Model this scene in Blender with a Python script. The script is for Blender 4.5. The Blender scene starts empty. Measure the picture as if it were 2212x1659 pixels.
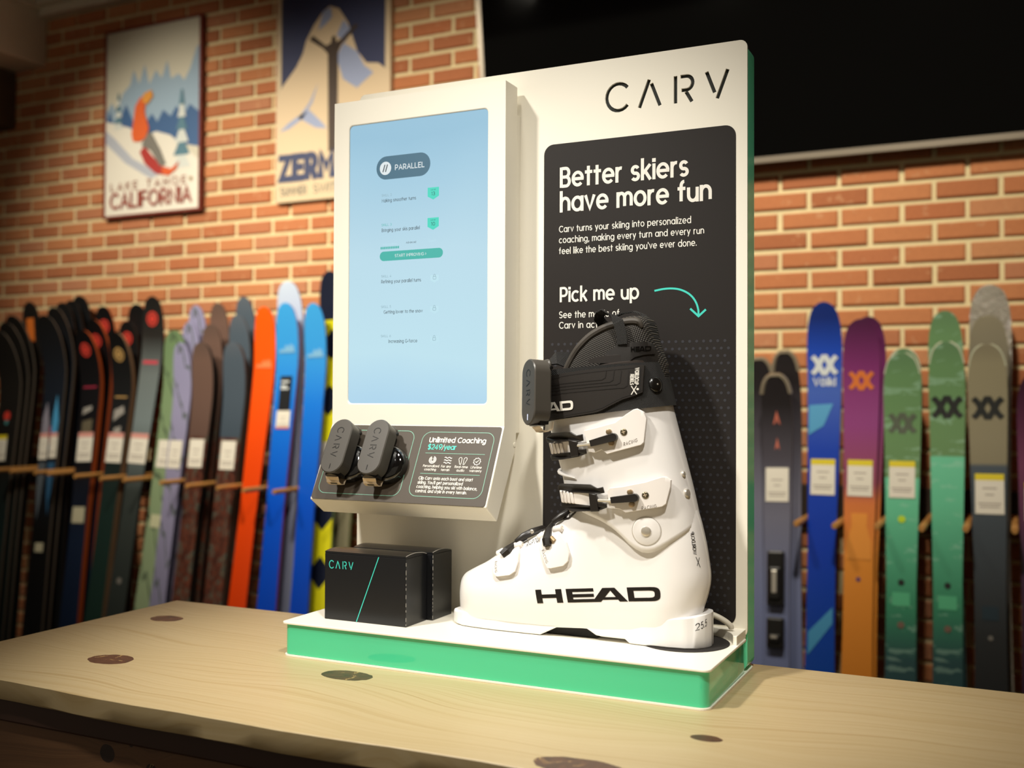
import bpy, bmesh, math, random
from mathutils import Vector, Matrix, Euler

random.seed(7)
scene = bpy.context.scene
col = scene.collection
PI = math.pi

# ------------------------------------------------------------------ camera
# world: x runs along the brick wall, y towards it, z up; z = 0 is the counter's top
cam_data = bpy.data.cameras.new('camera')
cam = bpy.data.objects.new('camera', cam_data); col.objects.link(cam)
yaw, pitch, roll = 0.4465, 0.0189, 0.0041
_f = Vector((-math.sin(yaw) * math.cos(pitch), math.cos(yaw) * math.cos(pitch), math.sin(pitch)))
_r = Vector((math.cos(yaw), math.sin(yaw), 0)); _u = _r.cross(_f)
_r2 = _r * math.cos(roll) + _u * math.sin(roll); _u2 = _u * math.cos(roll) - _r * math.sin(roll)
cam.matrix_world = Matrix(((_r2.x, _u2.x, -_f.x, 0.2926), (_r2.y, _u2.y, -_f.y, -1.0961), (_r2.z, _u2.z, -_f.z, 0.3238), (0, 0, 0, 1)))
cam_data.sensor_width = 36.0
cam_data.lens = 2275.3 / 2212 * 36.0
cam_data.clip_start = 0.05
cam_data.dof.use_dof = True
cam_data.dof.focus_distance = 1.30
cam_data.dof.aperture_fstop = 4.0
scene.camera = cam

# ------------------------------------------------------------------ world, lamps, exposure
world = bpy.data.worlds.new('World'); scene.world = world; world.use_nodes = True
bg = world.node_tree.nodes['Background']; bg.inputs[0].default_value = (1.0, 0.86, 0.66, 1); bg.inputs[1].default_value = 0.26

def spot(name, loc, target, watts, size, blend, radius, color):
    d = bpy.data.lights.new(name, 'SPOT'); d.energy = watts; d.spot_size = math.radians(size); d.spot_blend = blend
    d.shadow_soft_size = radius; d.color = color
    o = bpy.data.objects.new(name, d); col.objects.link(o); o.location = loc
    o.rotation_euler = (Vector(target) - Vector(loc)).to_track_quat('-Z', 'Y').to_euler()
    return o
WARM = (1.0, 0.91, 0.74); SOFT = (1.0, 0.95, 0.86)
# track spots on the ceiling over the counter
spot('counter_spot', (-0.95, -1.05, 1.75), (-0.28, 0.08, 0.14), 160, 40, 0.9, 0.07, SOFT)
spot('counter_spot', (0.35, -0.75, 1.85), (-0.28, 0.08, 0.12), 112, 36, 1.0, 0.07, SOFT)
spot('counter_spot', (-0.35, -0.45, 1.95), (-0.30, 0.05, 0.0), 44, 48, 1.0, 0.08, SOFT)
# track spots washing the ski wall
spot('wall_spot', (-3.2, 0.7, 2.1), (-3.1, 2.6, 0.8), 215, 72, 1.0, 0.08, WARM)
spot('wall_spot', (-2.1, 0.7, 2.1), (-2.1, 2.6, 0.65), 210, 74, 1.0, 0.08, WARM)
spot('wall_spot', (-1.0, 0.7, 2.1), (-1.2, 2.6, 0.8), 150, 78, 1.0, 0.08, WARM)
spot('wall_spot', (0.0, 0.5, 2.1), (-0.15, 2.6, 0.5), 210, 62, 1.0, 0.08, WARM)
scene.view_settings.view_transform = 'Standard'
scene.view_settings.look = 'None'
scene.view_settings.gamma = 1.0
scene.view_settings.use_curve_mapping = False
scene.view_settings.exposure = 0.0

# ------------------------------------------------------------------ small helpers
def lin(c):
    c = c / 255.0
    return c / 12.92 if c <= 0.04045 else ((c + 0.055) / 1.055) ** 2.4
def rgb(r, g, b): return (lin(r), lin(g), lin(b), 1.0)

class MB:
    'collects vertices and faces in world (or local) coordinates'
    def __init__(s): s.v = []; s.f = []; s.m = []; s.mi = 0
    def add(s, verts, faces):
        n = len(s.v); s.v += [tuple(p) for p in verts]
        for f in faces: s.f.append(tuple(i + n for i in f)); s.m.append(s.mi)
    def box(s, lo, hi, c=0.0):
        (x0, y0, z0), (x1, y1, z1) = lo, hi
        if c <= 0:
            s.add([(x0, y0, z0), (x1, y0, z0), (x1, y1, z0), (x0, y1, z0), (x0, y0, z1), (x1, y0, z1), (x1, y1, z1), (x0, y1, z1)],
                  [(0, 3, 2, 1), (4, 5, 6, 7), (0, 1, 5, 4), (1, 2, 6, 5), (2, 3, 7, 6), (3, 0, 4, 7)])
        else:
            b = bmesh.new(); bmesh.ops.create_cube(b, size=1.0)
            for v in b.verts: v.co = Vector(((x0 + x1) / 2 + v.co.x * (x1 - x0), (y0 + y1) / 2 + v.co.y * (y1 - y0), (z0 + z1) / 2 + v.co.z * (z1 - z0)))
            bmesh.ops.bevel(b, geom=b.edges[:], offset=c, segments=2, profile=0.5, affect='EDGES')
            s.bm(b)
    def bm(s, b, mx=None):
        b.verts.index_update()
        s.add([(mx @ v.co if mx else v.co) for v in b.verts], [tuple(v.index for v in f.verts) for f in b.faces]); b.free()
    def loft(s, rings, close=True, cap0=True, cap1=True):
        n = len(rings[0]); base = len(s.v); F = []
        for r in rings: s.v += [tuple(p) for p in r]
        for i in range(len(rings) - 1):
            for j in range(n if close else n - 1):
                k = (j + 1) % n
                F.append((base + i * n + j, base + i * n + k, base + (i + 1) * n + k, base + (i + 1) * n + j))
        if cap0: F.append(tuple(base + j for j in reversed(range(n))))
        if cap1: F.append(tuple(base + (len(rings) - 1) * n + j for j in range(n)))
        s.f += F; s.m += [s.mi] * len(F)
    def prism(s, pts, fn0, fn1):
        'polygon pts (2-D) mapped by two functions to its two ends'
        s.loft([[fn0(*p) for p in pts], [fn1(*p) for p in pts]])
    def tube(s, path, r, n=8, caps=True, close=False):
        P = [Vector(p) for p in path]; R = r if isinstance(r, (list, tuple)) else [r] * len(P); rings = []
        ref = None
        for i, p in enumerate(P):
            a = P[i - 1] if (i > 0 or close) else p; b = P[(i + 1) % len(P)] if (i < len(P) - 1 or close) else p
            t = (b - a).normalized()
            if ref is None: ref = t.orthogonal().normalized()
            ref = (ref - t * ref.dot(t)).normalized(); bi = t.cross(ref)
            rings.append([p + (ref * math.cos(q) + bi * math.sin(q)) * R[i] for q in [2 * PI * k / n for k in range(n)]])
        if close: rings.append(rings[0])
        s.loft(rings, True, caps and not close, caps and not close)
    def band(s, path, ups, w, t):
        'flat webbing: path points, width direction ups, width w, thickness t'
        P = [Vector(p) for p in path]; rings = []
        for i, p in enumerate(P):
            tg = (P[min(i + 1, len(P) - 1)] - P[max(i - 1, 0)]).normalized()
            up = Vector(ups[i] if isinstance(ups, list) else ups); up = (up - tg * up.dot(tg)).normalized(); nn = tg.cross(up)
            rings.append([p + up * w / 2 + nn * t / 2, p - up * w / 2 + nn * t / 2, p - up * w / 2 - nn * t / 2, p + up * w / 2 - nn * t / 2])
        s.loft(rings)
    def lathe(s, prof, n, mx):
        'profile (r, h) turned about local z, placed with mx'
        s.loft([[mx @ Vector((r * math.cos(2 * PI * k / n), r * math.sin(2 * PI * k / n), h)) for k in range(n)] for r, h in prof])
    def plane(s, p0, p1, p2, p3): s.add([p0, p1, p2, p3], [(0, 1, 2, 3)])

WM = {}
def build(name, mb, mats, parent=None, smooth=False, world=True, bevel=0.0, angle=35, solid=0.0, label=None):
    me = bpy.data.meshes.new(name)
    V = mb.v
    if parent is not None and world:
        inv = WM[parent.name].inverted(); V = [tuple(inv @ Vector(p)) for p in V]
    me.from_pydata(V, [], mb.f)
    if not isinstance(mats, (list, tuple)): mats = [mats]
    for m in mats: me.materials.append(m)
    if len(mats) > 1: me.polygons.foreach_set('material_index', mb.m)
    b = bmesh.new(); b.from_mesh(me); bmesh.ops.remove_doubles(b, verts=b.verts[:], dist=1e-7)
    bmesh.ops.recalc_face_normals(b, faces=b.faces[:]); b.to_mesh(me); b.free()
    o = bpy.data.objects.new(name, me); col.objects.link(o)
    if parent is not None:
        o.parent = parent; WM[o.name] = WM[parent.name]
    else: WM[o.name] = Matrix()
    if solid:
        md = o.modifiers.new('solid', 'SOLIDIFY'); md.thickness = solid; md.offset = -1
    if bevel:
        md = o.modifiers.new('bevel', 'BEVEL'); md.width = bevel; md.segments = 2; md.limit_method = 'ANGLE'; md.angle_limit = math.radians(30)
    if smooth:
        me.polygons.foreach_set('use_smooth', [True] * len(me.polygons))
        if angle < 180: me.set_sharp_from_angle(angle=math.radians(angle))
    if label: o['label'] = label
    return o
def thing(name, label, cat, loc=(0, 0, 0), group=None, rot=None):
    o = bpy.data.objects.new(name, None); col.objects.link(o); o.location = loc; o.empty_display_size = 0.03
    if rot is not None: o.rotation_euler = rot
    WM[o.name] = Matrix.Translation(Vector(loc)) @ (Euler(rot).to_matrix().to_4x4() if rot is not None else Matrix())
    return tag(o, label, cat, group)
def tag(o, label, cat, group=None):
    o['label'] = label; o['category'] = cat
    if group: o['group'] = group
    return o
def struct(o): o['kind'] = 'structure'; return o

def curve(pts, k=5):
    'smooth path through the points'
    P = [Vector(p) for p in pts]; P = [P[0] * 2 - P[1]] + P + [P[-1] * 2 - P[-2]]; out = []
    for i in range(1, len(P) - 2):
        for j in range(k):
            t = j / k; a, b, c, d = P[i - 1], P[i], P[i + 1], P[i + 2]
            out.append(.5 * ((2 * b) + (c - a) * t + (2 * a - 5 * b + 4 * c - d) * t * t + (3 * b - a - 3 * c + d) * t ** 3))
    return [tuple(q) for q in out] + [tuple(P[-2])]
def rrect(x0, y0, x1, y1, r, seg=5):
    out = []
    for cx, cy, a in ((x1 - r, y1 - r, 0), (x0 + r, y1 - r, 90), (x0 + r, y0 + r, 180), (x1 - r, y0 + r, 270)):
        for k in range(seg + 1):
            q = math.radians(a + 90 * k / seg); out.append((cx + r * math.cos(q), cy + r * math.sin(q)))
    return out
def tess(pts):
    'triangles of a flat outline, concave ones too'
    from mathutils.geometry import tessellate_polygon
    return [tuple(t) for t in tessellate_polygon([[Vector((p[0], p[1], 0)) for p in pts]])]
def circle(cx, cy, r, n=24, ry=None):
    return [(cx + r * math.cos(2 * PI * k / n), cy + (ry or r) * math.sin(2 * PI * k / n)) for k in range(n)]

# ------------------------------------------------------------------ materials
class N:
    'tiny node builder'
    def __init__(s, m): s.t = m.node_tree; s.b = s.t.nodes['Principled BSDF']
    def node(s, ty, **kw):
        n = s.t.nodes.new(ty)
        for k, v in kw.items(): setattr(n, k, v)
        return n
    def put(s, sock, v):
        if isinstance(v, bpy.types.NodeSocket): s.t.links.new(v, sock)
        elif v is not None: sock.default_value = v
    def math(s, op, a, b=None, c=None, clamp=False):
        n = s.node('ShaderNodeMath', operation=op, use_clamp=clamp); s.put(n.inputs[0], a); s.put(n.inputs[1], b); s.put(n.inputs[2], c); return n.outputs[0]
    def coord(s, kind='Object'): return s.node('ShaderNodeTexCoord').outputs[kind]
    def sep(s, v): n = s.node('ShaderNodeSeparateXYZ'); s.put(n.inputs[0], v); return n.outputs
    def comb(s, x, y, z): n = s.node('ShaderNodeCombineXYZ'); s.put(n.inputs[0], x); s.put(n.inputs[1], y); s.put(n.inputs[2], z); return n.outputs[0]
    def noise(s, v, scale, detail=3, rough=0.55, dist=0.0):
        n = s.node('ShaderNodeTexNoise'); s.put(n.inputs['Vector'], v); n.inputs['Scale'].default_value = scale; n.inputs['Detail'].default_value = detail
        n.inputs['Roughness'].default_value = rough; n.inputs['Distortion'].default_value = dist; return n.outputs[0]
    def ramp(s, f, stops, interp='LINEAR'):
        n = s.node('ShaderNodeValToRGB'); n.color_ramp.interpolation = interp; e = n.color_ramp.elements
        while len(e) < len(stops): e.new(0.5)
        for k, (p, c) in enumerate(sorted(stops, key=lambda q: q[0])): e[k].position = p; e[k].color = c
        s.put(n.inputs[0], f); return n.outputs[0]
    def mix(s, f, a, b, bt='MIX'):
        n = s.node('ShaderNodeMix', data_type='RGBA', blend_type=bt); s.put(n.inputs[0], f); s.put(n.inputs[6], a); s.put(n.inputs[7], b); return n.outputs[2]
    def base(s, c): s.put(s.b.inputs['Base Color'], c)
    def bump(s, h, st=0.3, dist=0.002):
        n = s.node('ShaderNodeBump'); n.inputs['Strength'].default_value = st; n.inputs['Distance'].default_value = dist
        s.put(n.inputs['Height'], h); s.t.links.new(n.outputs[0], s.b.inputs['Normal'])
_M = {}
def mat(name, c, rough=0.5, metal=0.0, spec=0.5, coat=0.0, emit=0.0, vary=None, bump=None, ior=None, sub=0.0):
    if name in _M: return _M[name]
    m = bpy.data.materials.new(name); m.use_nodes = True; b = m.node_tree.nodes['Principled BSDF']; C = rgb(*c)
    b.inputs['Base Color'].default_value = C; b.inputs['Roughness'].default_value = rough; b.inputs['Metallic'].default_value = metal
    b.inputs['Specular IOR Level'].default_value = spec; b.inputs['Coat Weight'].default_value = coat; b.inputs['Coat Roughness'].default_value = 0.06
    if ior: b.inputs['IOR'].default_value = ior
    if emit: b.inputs['Emission Color'].default_value = C; b.inputs['Emission Strength'].default_value = emit
    if vary or bump:
        n = N(m); co = n.coord()
        if vary:
            f = n.noise(co, vary[0], 4); k = vary[1]
            n.base(n.mix(f, tuple(q * (1 - k) for q in C[:3]) + (1,), tuple(min(1, q * (1 + k)) for q in C[:3]) + (1,)))
        if bump: n.bump(n.noise(co, bump[0], 4), bump[1], bump[2] if len(bump) > 2 else 0.001)
    _M[name] = m; return m

# ------------------------------------------------------------------ stroke lettering (a plain geometric sans)
def _arc(cx, cy, rx, ry, a0, a1):
    n = max(4, int(abs(a1 - a0) / 15))
    return [(cx + rx * math.cos(math.radians(a0 + (a1 - a0) * k / n)), cy + ry * math.sin(math.radians(a0 + (a1 - a0) * k / n))) for k in range(n + 1)]
_O = lambda cx=.25: _arc(cx, .25, .25, .25, 0, 360)
_S = lambda w, h: _arc(w / 2, h * .74, w * .46, h * .26, 25, 270) + _arc(w / 2, h * .25, w * .5, h * .25, 80, -150)
GL = {
 'a': (.5, [_O(), [(.5, 0), (.5, .5)]]), 'b': (.5, [_O(), [(0, 0), (0, .74)]]), 'c': (.44, [_arc(.25, .25, .25, .25, 45, 315)]),
 'd': (.5, [_O(), [(.5, 0), (.5, .74)]]), 'e': (.5, [_arc(.25, .25, .25, .25, 0, 318), [(.02, .25), (.5, .25)]]),
 'f': (.27, [[(.11, 0), (.11, .58)] + _arc(.25, .58, .14, .16, 180, 85), [(0, .48), (.25, .48)]]),
 'g': (.5, [_O(), [(.5, .5), (.5, 0)] + _arc(.25, -.02, .25, .2, 0, -150)]), 'h': (.42, [[(0, 0), (0, .74)], _arc(.21, .29, .21, .21, 180, 0) + [(.42, 0)]]),
 'i': (0, [[(0, 0), (0, .5)], 'dot']), 'j': (.05, [[(.05, .5), (.05, -.1)]]), 'k': (.38, [[(0, 0), (0, .74)], [(.35, .5), (.02, .19)], [(.13, .3), (.37, 0)]]), 'l': (0, [[(0, 0), (0, .74)]]),
 'm': (.68, [[(0, 0), (0, .5)], _arc(.17, .33, .17, .17, 180, 0) + [(.34, 0)], _arc(.51, .33, .17, .17, 180, 0) + [(.68, 0)]]),
 'n': (.42, [[(0, 0), (0, .5)], _arc(.21, .29, .21, .21, 180, 0) + [(.42, 0)]]), 'o': (.5, [_O()]), 'p': (.5, [_O(), [(0, .5), (0, -.2)]]),
 'r': (.22, [[(0, 0), (0, .5)], _arc(.2, .3, .2, .2, 180, 75)]), 's': (.33, [_S(.33, .5)]), 't': (.26, [[(.12, .66), (.12, 0)], [(0, .48), (.26, .48)]]),
 'u': (.42, [[(0, .5)] + _arc(.21, .21, .21, .21, 180, 360) + [(.42, .5)], [(.42, .3), (.42, 0)]]), 'v': (.42, [[(0, .5), (.21, .01), (.42, .5)]]),
 'w': (.62, [[(0, .5), (.155, .01), (.31, .5), (.465, .01), (.62, .5)]]), 'x': (.4, [[(0, 0), (.4, .5)], [(0, .5), (.4, 0)]]), 'y': (.42, [[(0, .5), (.22, .02)], [(.42, .5), (.13, -.2)]]), 'z': (.36, [[(0, .5), (.35, .5), (.01, 0), (.37, 0)]]),
 'A': (.58, [[(0, 0), (.29, .7), (.58, 0)], [(.12, .22), (.46, .22)]]), 'B': (.44, [[(0, 0), (0, .7)], [(.03, .7), (.24, .7)] + _arc(.24, .53, .17, .17, 90, -90) + [(.03, .36)], [(.03, .36), (.24, .36)] + _arc(.26, .18, .18, .18, 90, -90) + [(.03, 0)]]),
 'C': (.6, [_arc(.35, .35, .35, .35, 42, 318)]), 'D': (.54, [[(0, 0), (0, .7), (.2, .7)] + _arc(.2, .35, .34, .35, 90, -90) + [(0, 0)]]),
 'E': (.4, [[(.4, .7), (0, .7), (0, 0), (.4, 0)], [(0, .36), (.36, .36)]]), 'F': (.38, [[(.38, .7), (0, .7), (0, 0)], [(0, .36), (.34, .36)]]),
 'G': (.64, [_arc(.35, .35, .35, .35, 42, 350) + [(.42, .31)]]), 'H': (.5, [[(0, 0), (0, .7)], [(.5, 0), (.5, .7)], [(0, .36), (.5, .36)]]), 'I': (0, [[(0, 0), (0, .7)]]),
 'K': (.46, [[(0, 0), (0, .7)], [(.44, .7), (.02, .27)], [(.15, .4), (.46, 0)]]), 'L': (.38, [[(0, .7), (0, 0), (.38, 0)]]),
 'M': (.62, [[(0, 0), (0, .7), (.31, .25), (.62, .7), (.62, 0)]]), 'N': (.52, [[(0, 0), (0, .7), (.52, 0), (.52, .7)]]), 'O': (.7, [_arc(.35, .35, .35, .35, 0, 360)]),
 'P': (.44, [[(0, 0), (0, .7)], [(.03, .7), (.23, .7)] + _arc(.23, .49, .21, .21, 90, -90) + [(.03, .28)]]), 'R': (.46, [[(0, 0), (0, .7)], [(.03, .7), (.23, .7)] + _arc(.23, .49, .21, .21, 90, -90) + [(.03, .28)], [(.24, .28), (.45, 0)]]),
 'S': (.44, [_S(.44, .7)]), 'T': (.5, [[(0, .7), (.5, .7)], [(.25, .7), (.25, 0)]]), 'U': (.52, [[(0, .7), (0, .26)] + _arc(.26, .26, .26, .26, 180, 360) + [(.52, .7)]]),
 'V': (.56, [[(0, .7), (.28, .01), (.56, .7)]]), 'W': (.86, [[(0, .7), (.215, .01), (.43, .7), (.645, .01), (.86, .7)]]), 'Y': (.52, [[(0, .7), (.26, .33), (.52, .7)], [(.26, .33), (.26, 0)]]),
 'Z': (.48, [[(0, .7), (.46, .7), (.02, 0), (.48, 0)]]), '0': (.5, [_arc(.25, .35, .25, .35, 0, 360)]), '1': (.16, [[(0, .58), (.16, .7), (.16, 0)]]),
 '2': (.42, [_arc(.21, .49, .2, .21, 165, -35) + [(.01, 0), (.42, 0)]]), '3': (.42, [_arc(.2, .52, .19, .18, 150, -90) + _arc(.2, .17, .21, .18, 90, -150)]),
 '4': (.48, [[(.34, 0), (.34, .7), (0, .17), (.48, .17)]]), '5': (.42, [[(.38, .7), (.07, .7), (.04, .38)] + _arc(.2, .22, .21, .22, 130, -150)]),
 '6': (.46, [_arc(.23, .22, .23, .22, 0, 360), [(.05, .34), (.3, .7)]]), '9': (.46, [_arc(.23, .48, .23, .22, 0, 360), [(.41, .36), (.16, 0)]]),
 '$': (.44, [_S(.44, .7), [(.22, -.08), (.22, .78)]]), '/': (.3, [[(0, -.08), (.3, .76)]]), '.': (0, ['per']), ',': (.03, [[(.05, .05), (0, -.1)]]), '-': (.24, [[(0, .26), (.24, .26)]]),
 "'": (0, [[(0, .7), (0, .56)]]), '>': (.2, [[(0, .6), (.18, .35), (0, .1)]]), ' ': (.16, []), '\u00f6': (.5, [_O(), [(.12, .68), (.14, .68)], [(.36, .68), (.38, .68)]]),
}
_rc = [0]
def ribbon(mb, pts, w, fm, ext=0.0):
    P = [Vector(pts[0])]
    for p in pts[1:]:
        if (Vector(p) - P[-1]).length > w * .02: P.append(Vector(p))
    if len(pts) > 4 and (Vector(pts[0]) - Vector(pts[-1])).length < 1e-6 and (P[-1] - P[0]).length > 1e-6: P.append(P[0].copy())
    closed = len(P) > 4 and (P[0] - P[-1]).length < 1e-6
    if closed: P = P[:-1]
    elif ext:
        P[0] = P[0] + (P[0] - P[1]).normalized() * ext; P[-1] = P[-1] + (P[-1] - P[-2]).normalized() * ext
    n = len(P); A = []; B = []
    for i, p in enumerate(P):
        a = P[i - 1] if (i or closed) else None; b = P[(i + 1) % n] if (i < n - 1 or closed) else None
        d1 = (p - a).normalized() if a is not None else None; d2 = (b - p).normalized() if b is not None else None
        if d1 is None: d1 = d2
        if d2 is None: d2 = d1
        t = d1 + d2
        if t.length < 1e-6: t = d1
        t.normalize(); nn = Vector((-t.y, t.x)); c = max(0.62, nn.dot(Vector((-d1.y, d1.x))))
        A.append(p + nn * w / 2 / c); B.append(p - nn * w / 2 / c)
    _rc[0] += 1; up = 4e-5 * (_rc[0] % 4)          # overlapping strokes lie a hair apart, like layers of print
    def lay(q):
        o = Vector(fm(q.x, q.y)); e = w * .2; nn = (Vector(fm(q.x + e, q.y)) - o).cross(Vector(fm(q.x, q.y + e)) - o)
        return tuple(o + nn.normalized() * up) if nn.length > 1e-16 else tuple(o)
    V = [lay(q) for q in A] + [lay(q) for q in B]
    mb.add(V, [(i, (i + 1) % n, n + (i + 1) % n, n + i) for i in range(n if closed else n - 1)])
def text_w(s, gap=.215): return sum(GL[c][0] + gap for c in s) - gap
def text(mb, s, x, y, size, weight, fm, shear=0.0, width=None, align='L', gap=.215):
    'size = height of capitals; weight = stroke / em; width stretches the line to a measured length'
    k = size / .7; tw = text_w(s, gap) * k; sx = 1.0
    if width: sx = width / tw; tw = width
    cx = x - (tw / 2 if align == 'C' else tw if align == 'R' else 0)
    W = weight * k
    for ch in s:
        adv, st = GL[ch]
        for q in st:
            if q == 'dot': q = [(0, .67), (0, .69)]; ww = W * 1.15; ex = W * .5
            elif q == 'per': q = [(0, .03), (0, .05)]; ww = W * 1.1; ex = W * .45
            else: ww = W; ex = 0 if len(q) > 6 else W * .42
            ribbon(mb, [(cx + (u + v * shear) * k * sx, y + v * k + (W * .42 if 0 else 0)) for u, v in q], ww, fm, ex)
        cx += (adv + gap) * k * sx
def logo_strokes():
    'the spaced word with cut strokes, capitals 1 high'
    C = _arc(.5, .5, .5, .5, 40, 320)
    A1 = [(1.38, 0), (1.79, 1.0)]; A2 = [(1.875, .85), (2.23, 0)]
    R1 = [(2.86, 0), (2.86, 1.0)]; R2 = [(3.06, .95), (3.3, .95)] + _arc(3.3, .70, .25, .25, 90, -90) + [(3.10, .45)]; R3 = [(3.285, .385), (3.52, 0)]
    V1 = [(4.1, 1.0), (4.42, .22)]; V2 = [(4.93, 1.0), (4.52, 0)]
    return [C, A1, A2, R1, R2, R3, V1, V2]      # 4.97 wide
def carv(mb, x, y, h, fm, w=.11, sx=1.0):
    for q in logo_strokes(): ribbon(mb, [(x + u * h * sx, y + v * h) for u, v in q], w * h, fm)
# ================================================================== the room
YW = 2.60
m_mortar = mat('mortar', (222, 206, 160), 0.95, vary=(30, .12), bump=(220, .5, .002))
def brick_mat():
    m = mat('fired_brick', (176, 96, 58), 0.9); n = N(m); co = n.coord('Object'); g = n.node('ShaderNodeNewGeometry'); oi = n.node('ShaderNodeObjectInfo')
    rnd = n.math('FRACT', n.math('ADD', g.outputs['Random Per Island'], oi.outputs['Random']))
    c = n.ramp(rnd, [(0, rgb(170, 104, 66)), (.25, rgb(194, 124, 78)), (.5, rgb(202, 134, 86)), (.75, rgb(186, 114, 72)), (.9, rgb(190, 130, 94)), (1, rgb(206, 144, 96))])
    pos = n.node('ShaderNodeNewGeometry').outputs['Position']
    sp = n.noise(pos, 26, 3); c = n.mix(n.math('MULTIPLY', n.math('GREATER_THAN', sp, .66), .4), c, rgb(214, 168, 124))
    c = n.mix(n.math('MULTIPLY', n.noise(pos, 90, 4), .35), c, rgb(120, 62, 40)); n.base(c); n.bump(n.noise(pos, 150, 4), .5, .003)
    return m
m_brick = brick_mat()
mb = MB(); mb.box((-4.9, YW + .006, -.9), (1.6, YW + .12, 2.34))
wall = struct(build('wall_back', mb, m_mortar))
CH, BL, JT = .0685, .2, .0150
posters_px = [(-3.62, -3.02, 1.19, 2.09), (-2.62, -2.02, 1.19, 2.10)]
def brick_mesh(b, L, H):
    c = .005; y0, y1 = -.004, .012; hx, hz = L / 2, H / 2
    b.add([(-hx, y1, -hz), (hx, y1, -hz), (hx, y1, hz), (-hx, y1, hz), (-hx, y0 + c, -hz), (hx, y0 + c, -hz), (hx, y0 + c, hz), (-hx, y0 + c, hz),
           (-hx + c, y0, -hz + c), (hx - c, y0, -hz + c), (hx - c, y0, hz - c), (-hx + c, y0, hz - c)],
          [(0, 1, 5, 4), (1, 2, 6, 5), (2, 3, 7, 6), (3, 0, 4, 7), (4, 5, 9, 8), (5, 6, 10, 9), (6, 7, 11, 10), (7, 4, 8, 11), (8, 9, 10, 11)])
cand = []
row0 = int(math.floor((-.88 - .7205) / CH)); row1 = int((2.20 - .7205) / CH)
for r in range(row0, row1 + 1):
    z = .7205 + (r + .5) * CH; x = -.1467 + (0 if r % 2 == 0 else .1003)
    k0 = int((-4.75 - x) / BL); k1 = int((1.5 - x) / BL)
    for k in range(k0, k1 + 1):
        cx = x + k * BL + BL / 2
        hid = any(a + .08 < cx < b - .08 and c + .02 < z < d - .02 for a, b, c, d in posters_px) or (.7 > cx > -1.45 and z > 1.22)
        if hid: continue
        behind = cx > .62 or (-1.95 < cx < -.62 and z < 1.28) or z < -.02 or (z < .55 and cx < -2.05) or (z < .62 and cx > -.40)
        cand.append((behind, (cx - .2926) ** 2 + (z - .32) ** 2, cx, z))
cand.sort()
b = MB(); brick_mesh(b, BL - JT, CH - JT)
proto = build('brick', b, m_brick, wall); pm = proto.data
rest = MB()
for i, (_, _, cx, z) in enumerate(cand):
    dx = random.uniform(-.002, .002); dy = random.uniform(-.0025, .0025); dz = random.uniform(-.0012, .0012)
    if i < 300:
        o = proto if i == 0 else proto.copy()
        if i: col.objects.link(o)
        o.location = (cx + dx, YW + dy, z + dz); o.rotation_euler = (0, random.uniform(-.006, .006), 0)
    else:
        t = MB(); brick_mesh(t, BL - JT, CH - JT); rest.add([(p[0] + cx + dx, p[1] + YW + dy, p[2] + z + dz) for p in t.v], t.f)
ro = build('brick_field', rest, m_brick, wall); ro['kind'] = 'stuff'

m_floor = mat('shop_floor', (70, 58, 46), 0.6, vary=(4, .2))
mb = MB(); mb.box((-4.9, -3.2, -.96), (2.6, YW + .12, -.90)); struct(build('floor', mb, m_floor))
m_ceil = mat('ceiling_wood', (120, 74, 36), 0.7, vary=(3, .25))
mb = MB(); mb.box((-4.9, -3.2, 2.34), (2.6, YW + .12, 2.40)); struct(build('ceiling', mb, m_ceil))
m_paint = mat('grey_paint', (216, 208, 188), 0.7, vary=(6, .05))
m_dark = mat('dark_paint', (84, 70, 56), 0.8)
mb = MB(); mb.box((-4.049, YW - .055, 2.225), (1.6, YW + .004, 2.27)); mb.box((-4.049, YW - .085, 2.27), (1.6, YW + .004, 2.339))
struct(build('trim_1', mb, m_paint, bevel=.006))
mb = MB(); mb.box((-4.60, -1.2, 1.99), (-4.05, YW - .002, 2.25)); mb.box((-4.60, -1.2, 2.25), (-4.03, YW - .002, 2.339)); struct(build('trim_2', mb, m_paint, bevel=.006))
mb = MB(); mb.box((-4.66, -1.2, 1.70), (-4.26, YW - .002, 1.988)); struct(build('trim_3', mb, m_dark, bevel=.006))
mb = MB(); mb.box((-4.96, -1.2, -.9), (-4.66, YW + .1, 2.34)); struct(build('wall_left', mb, m_dark))
mb = MB(); mb.box((1.6, -3.2, -.9), (1.7, YW + .1, 2.34)); struct(build('wall_right', mb, m_paint))

# ------------------------------------------------------------------ television, tilted forward over the skis
m_tvglass = mat('black_glass', (2, 2, 2), 0.06, spec=0.14)
m_tvframe = mat('tv_frame', (150, 140, 126), 0.35, metal=.8)
tv = thing('television', 'huge black wall television with thin silver frame, tilted down over the skis', 'television', (-.2, 2.5, 1.16))
ang = math.radians(7.5)
def tvp(x, s, d): return (x, 2.50 - s * math.sin(ang) + d * math.cos(ang), 1.150 + s * math.cos(ang) + d * math.sin(ang))
def tvbox(mb, x0, x1, s0, s1, d0, d1):
    P = [tvp(x, s, d) for d in (d0, d1) for s in (s0, s1) for x in (x0, x1)]
    mb.add(P, [(0, 1, 3, 2), (4, 6, 7, 5), (0, 4, 5, 1), (2, 3, 7, 6), (0, 2, 6, 4), (1, 5, 7, 3)])
mb = MB(); tvbox(mb, -1.525, .85, .02, 1.0, .003, .045); build('screen', mb, m_tvglass, tv)
for a in ((-1.545, .87, 0, .02), (-1.545, .87, 1.0, 1.02), (-1.545, -1.525, .02, 1.0), (.85, .87, .02, 1.0)):
    mb = MB(); tvbox(mb, *a, 0, .048); build('frame_bar', mb, m_tvframe, tv)
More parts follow.
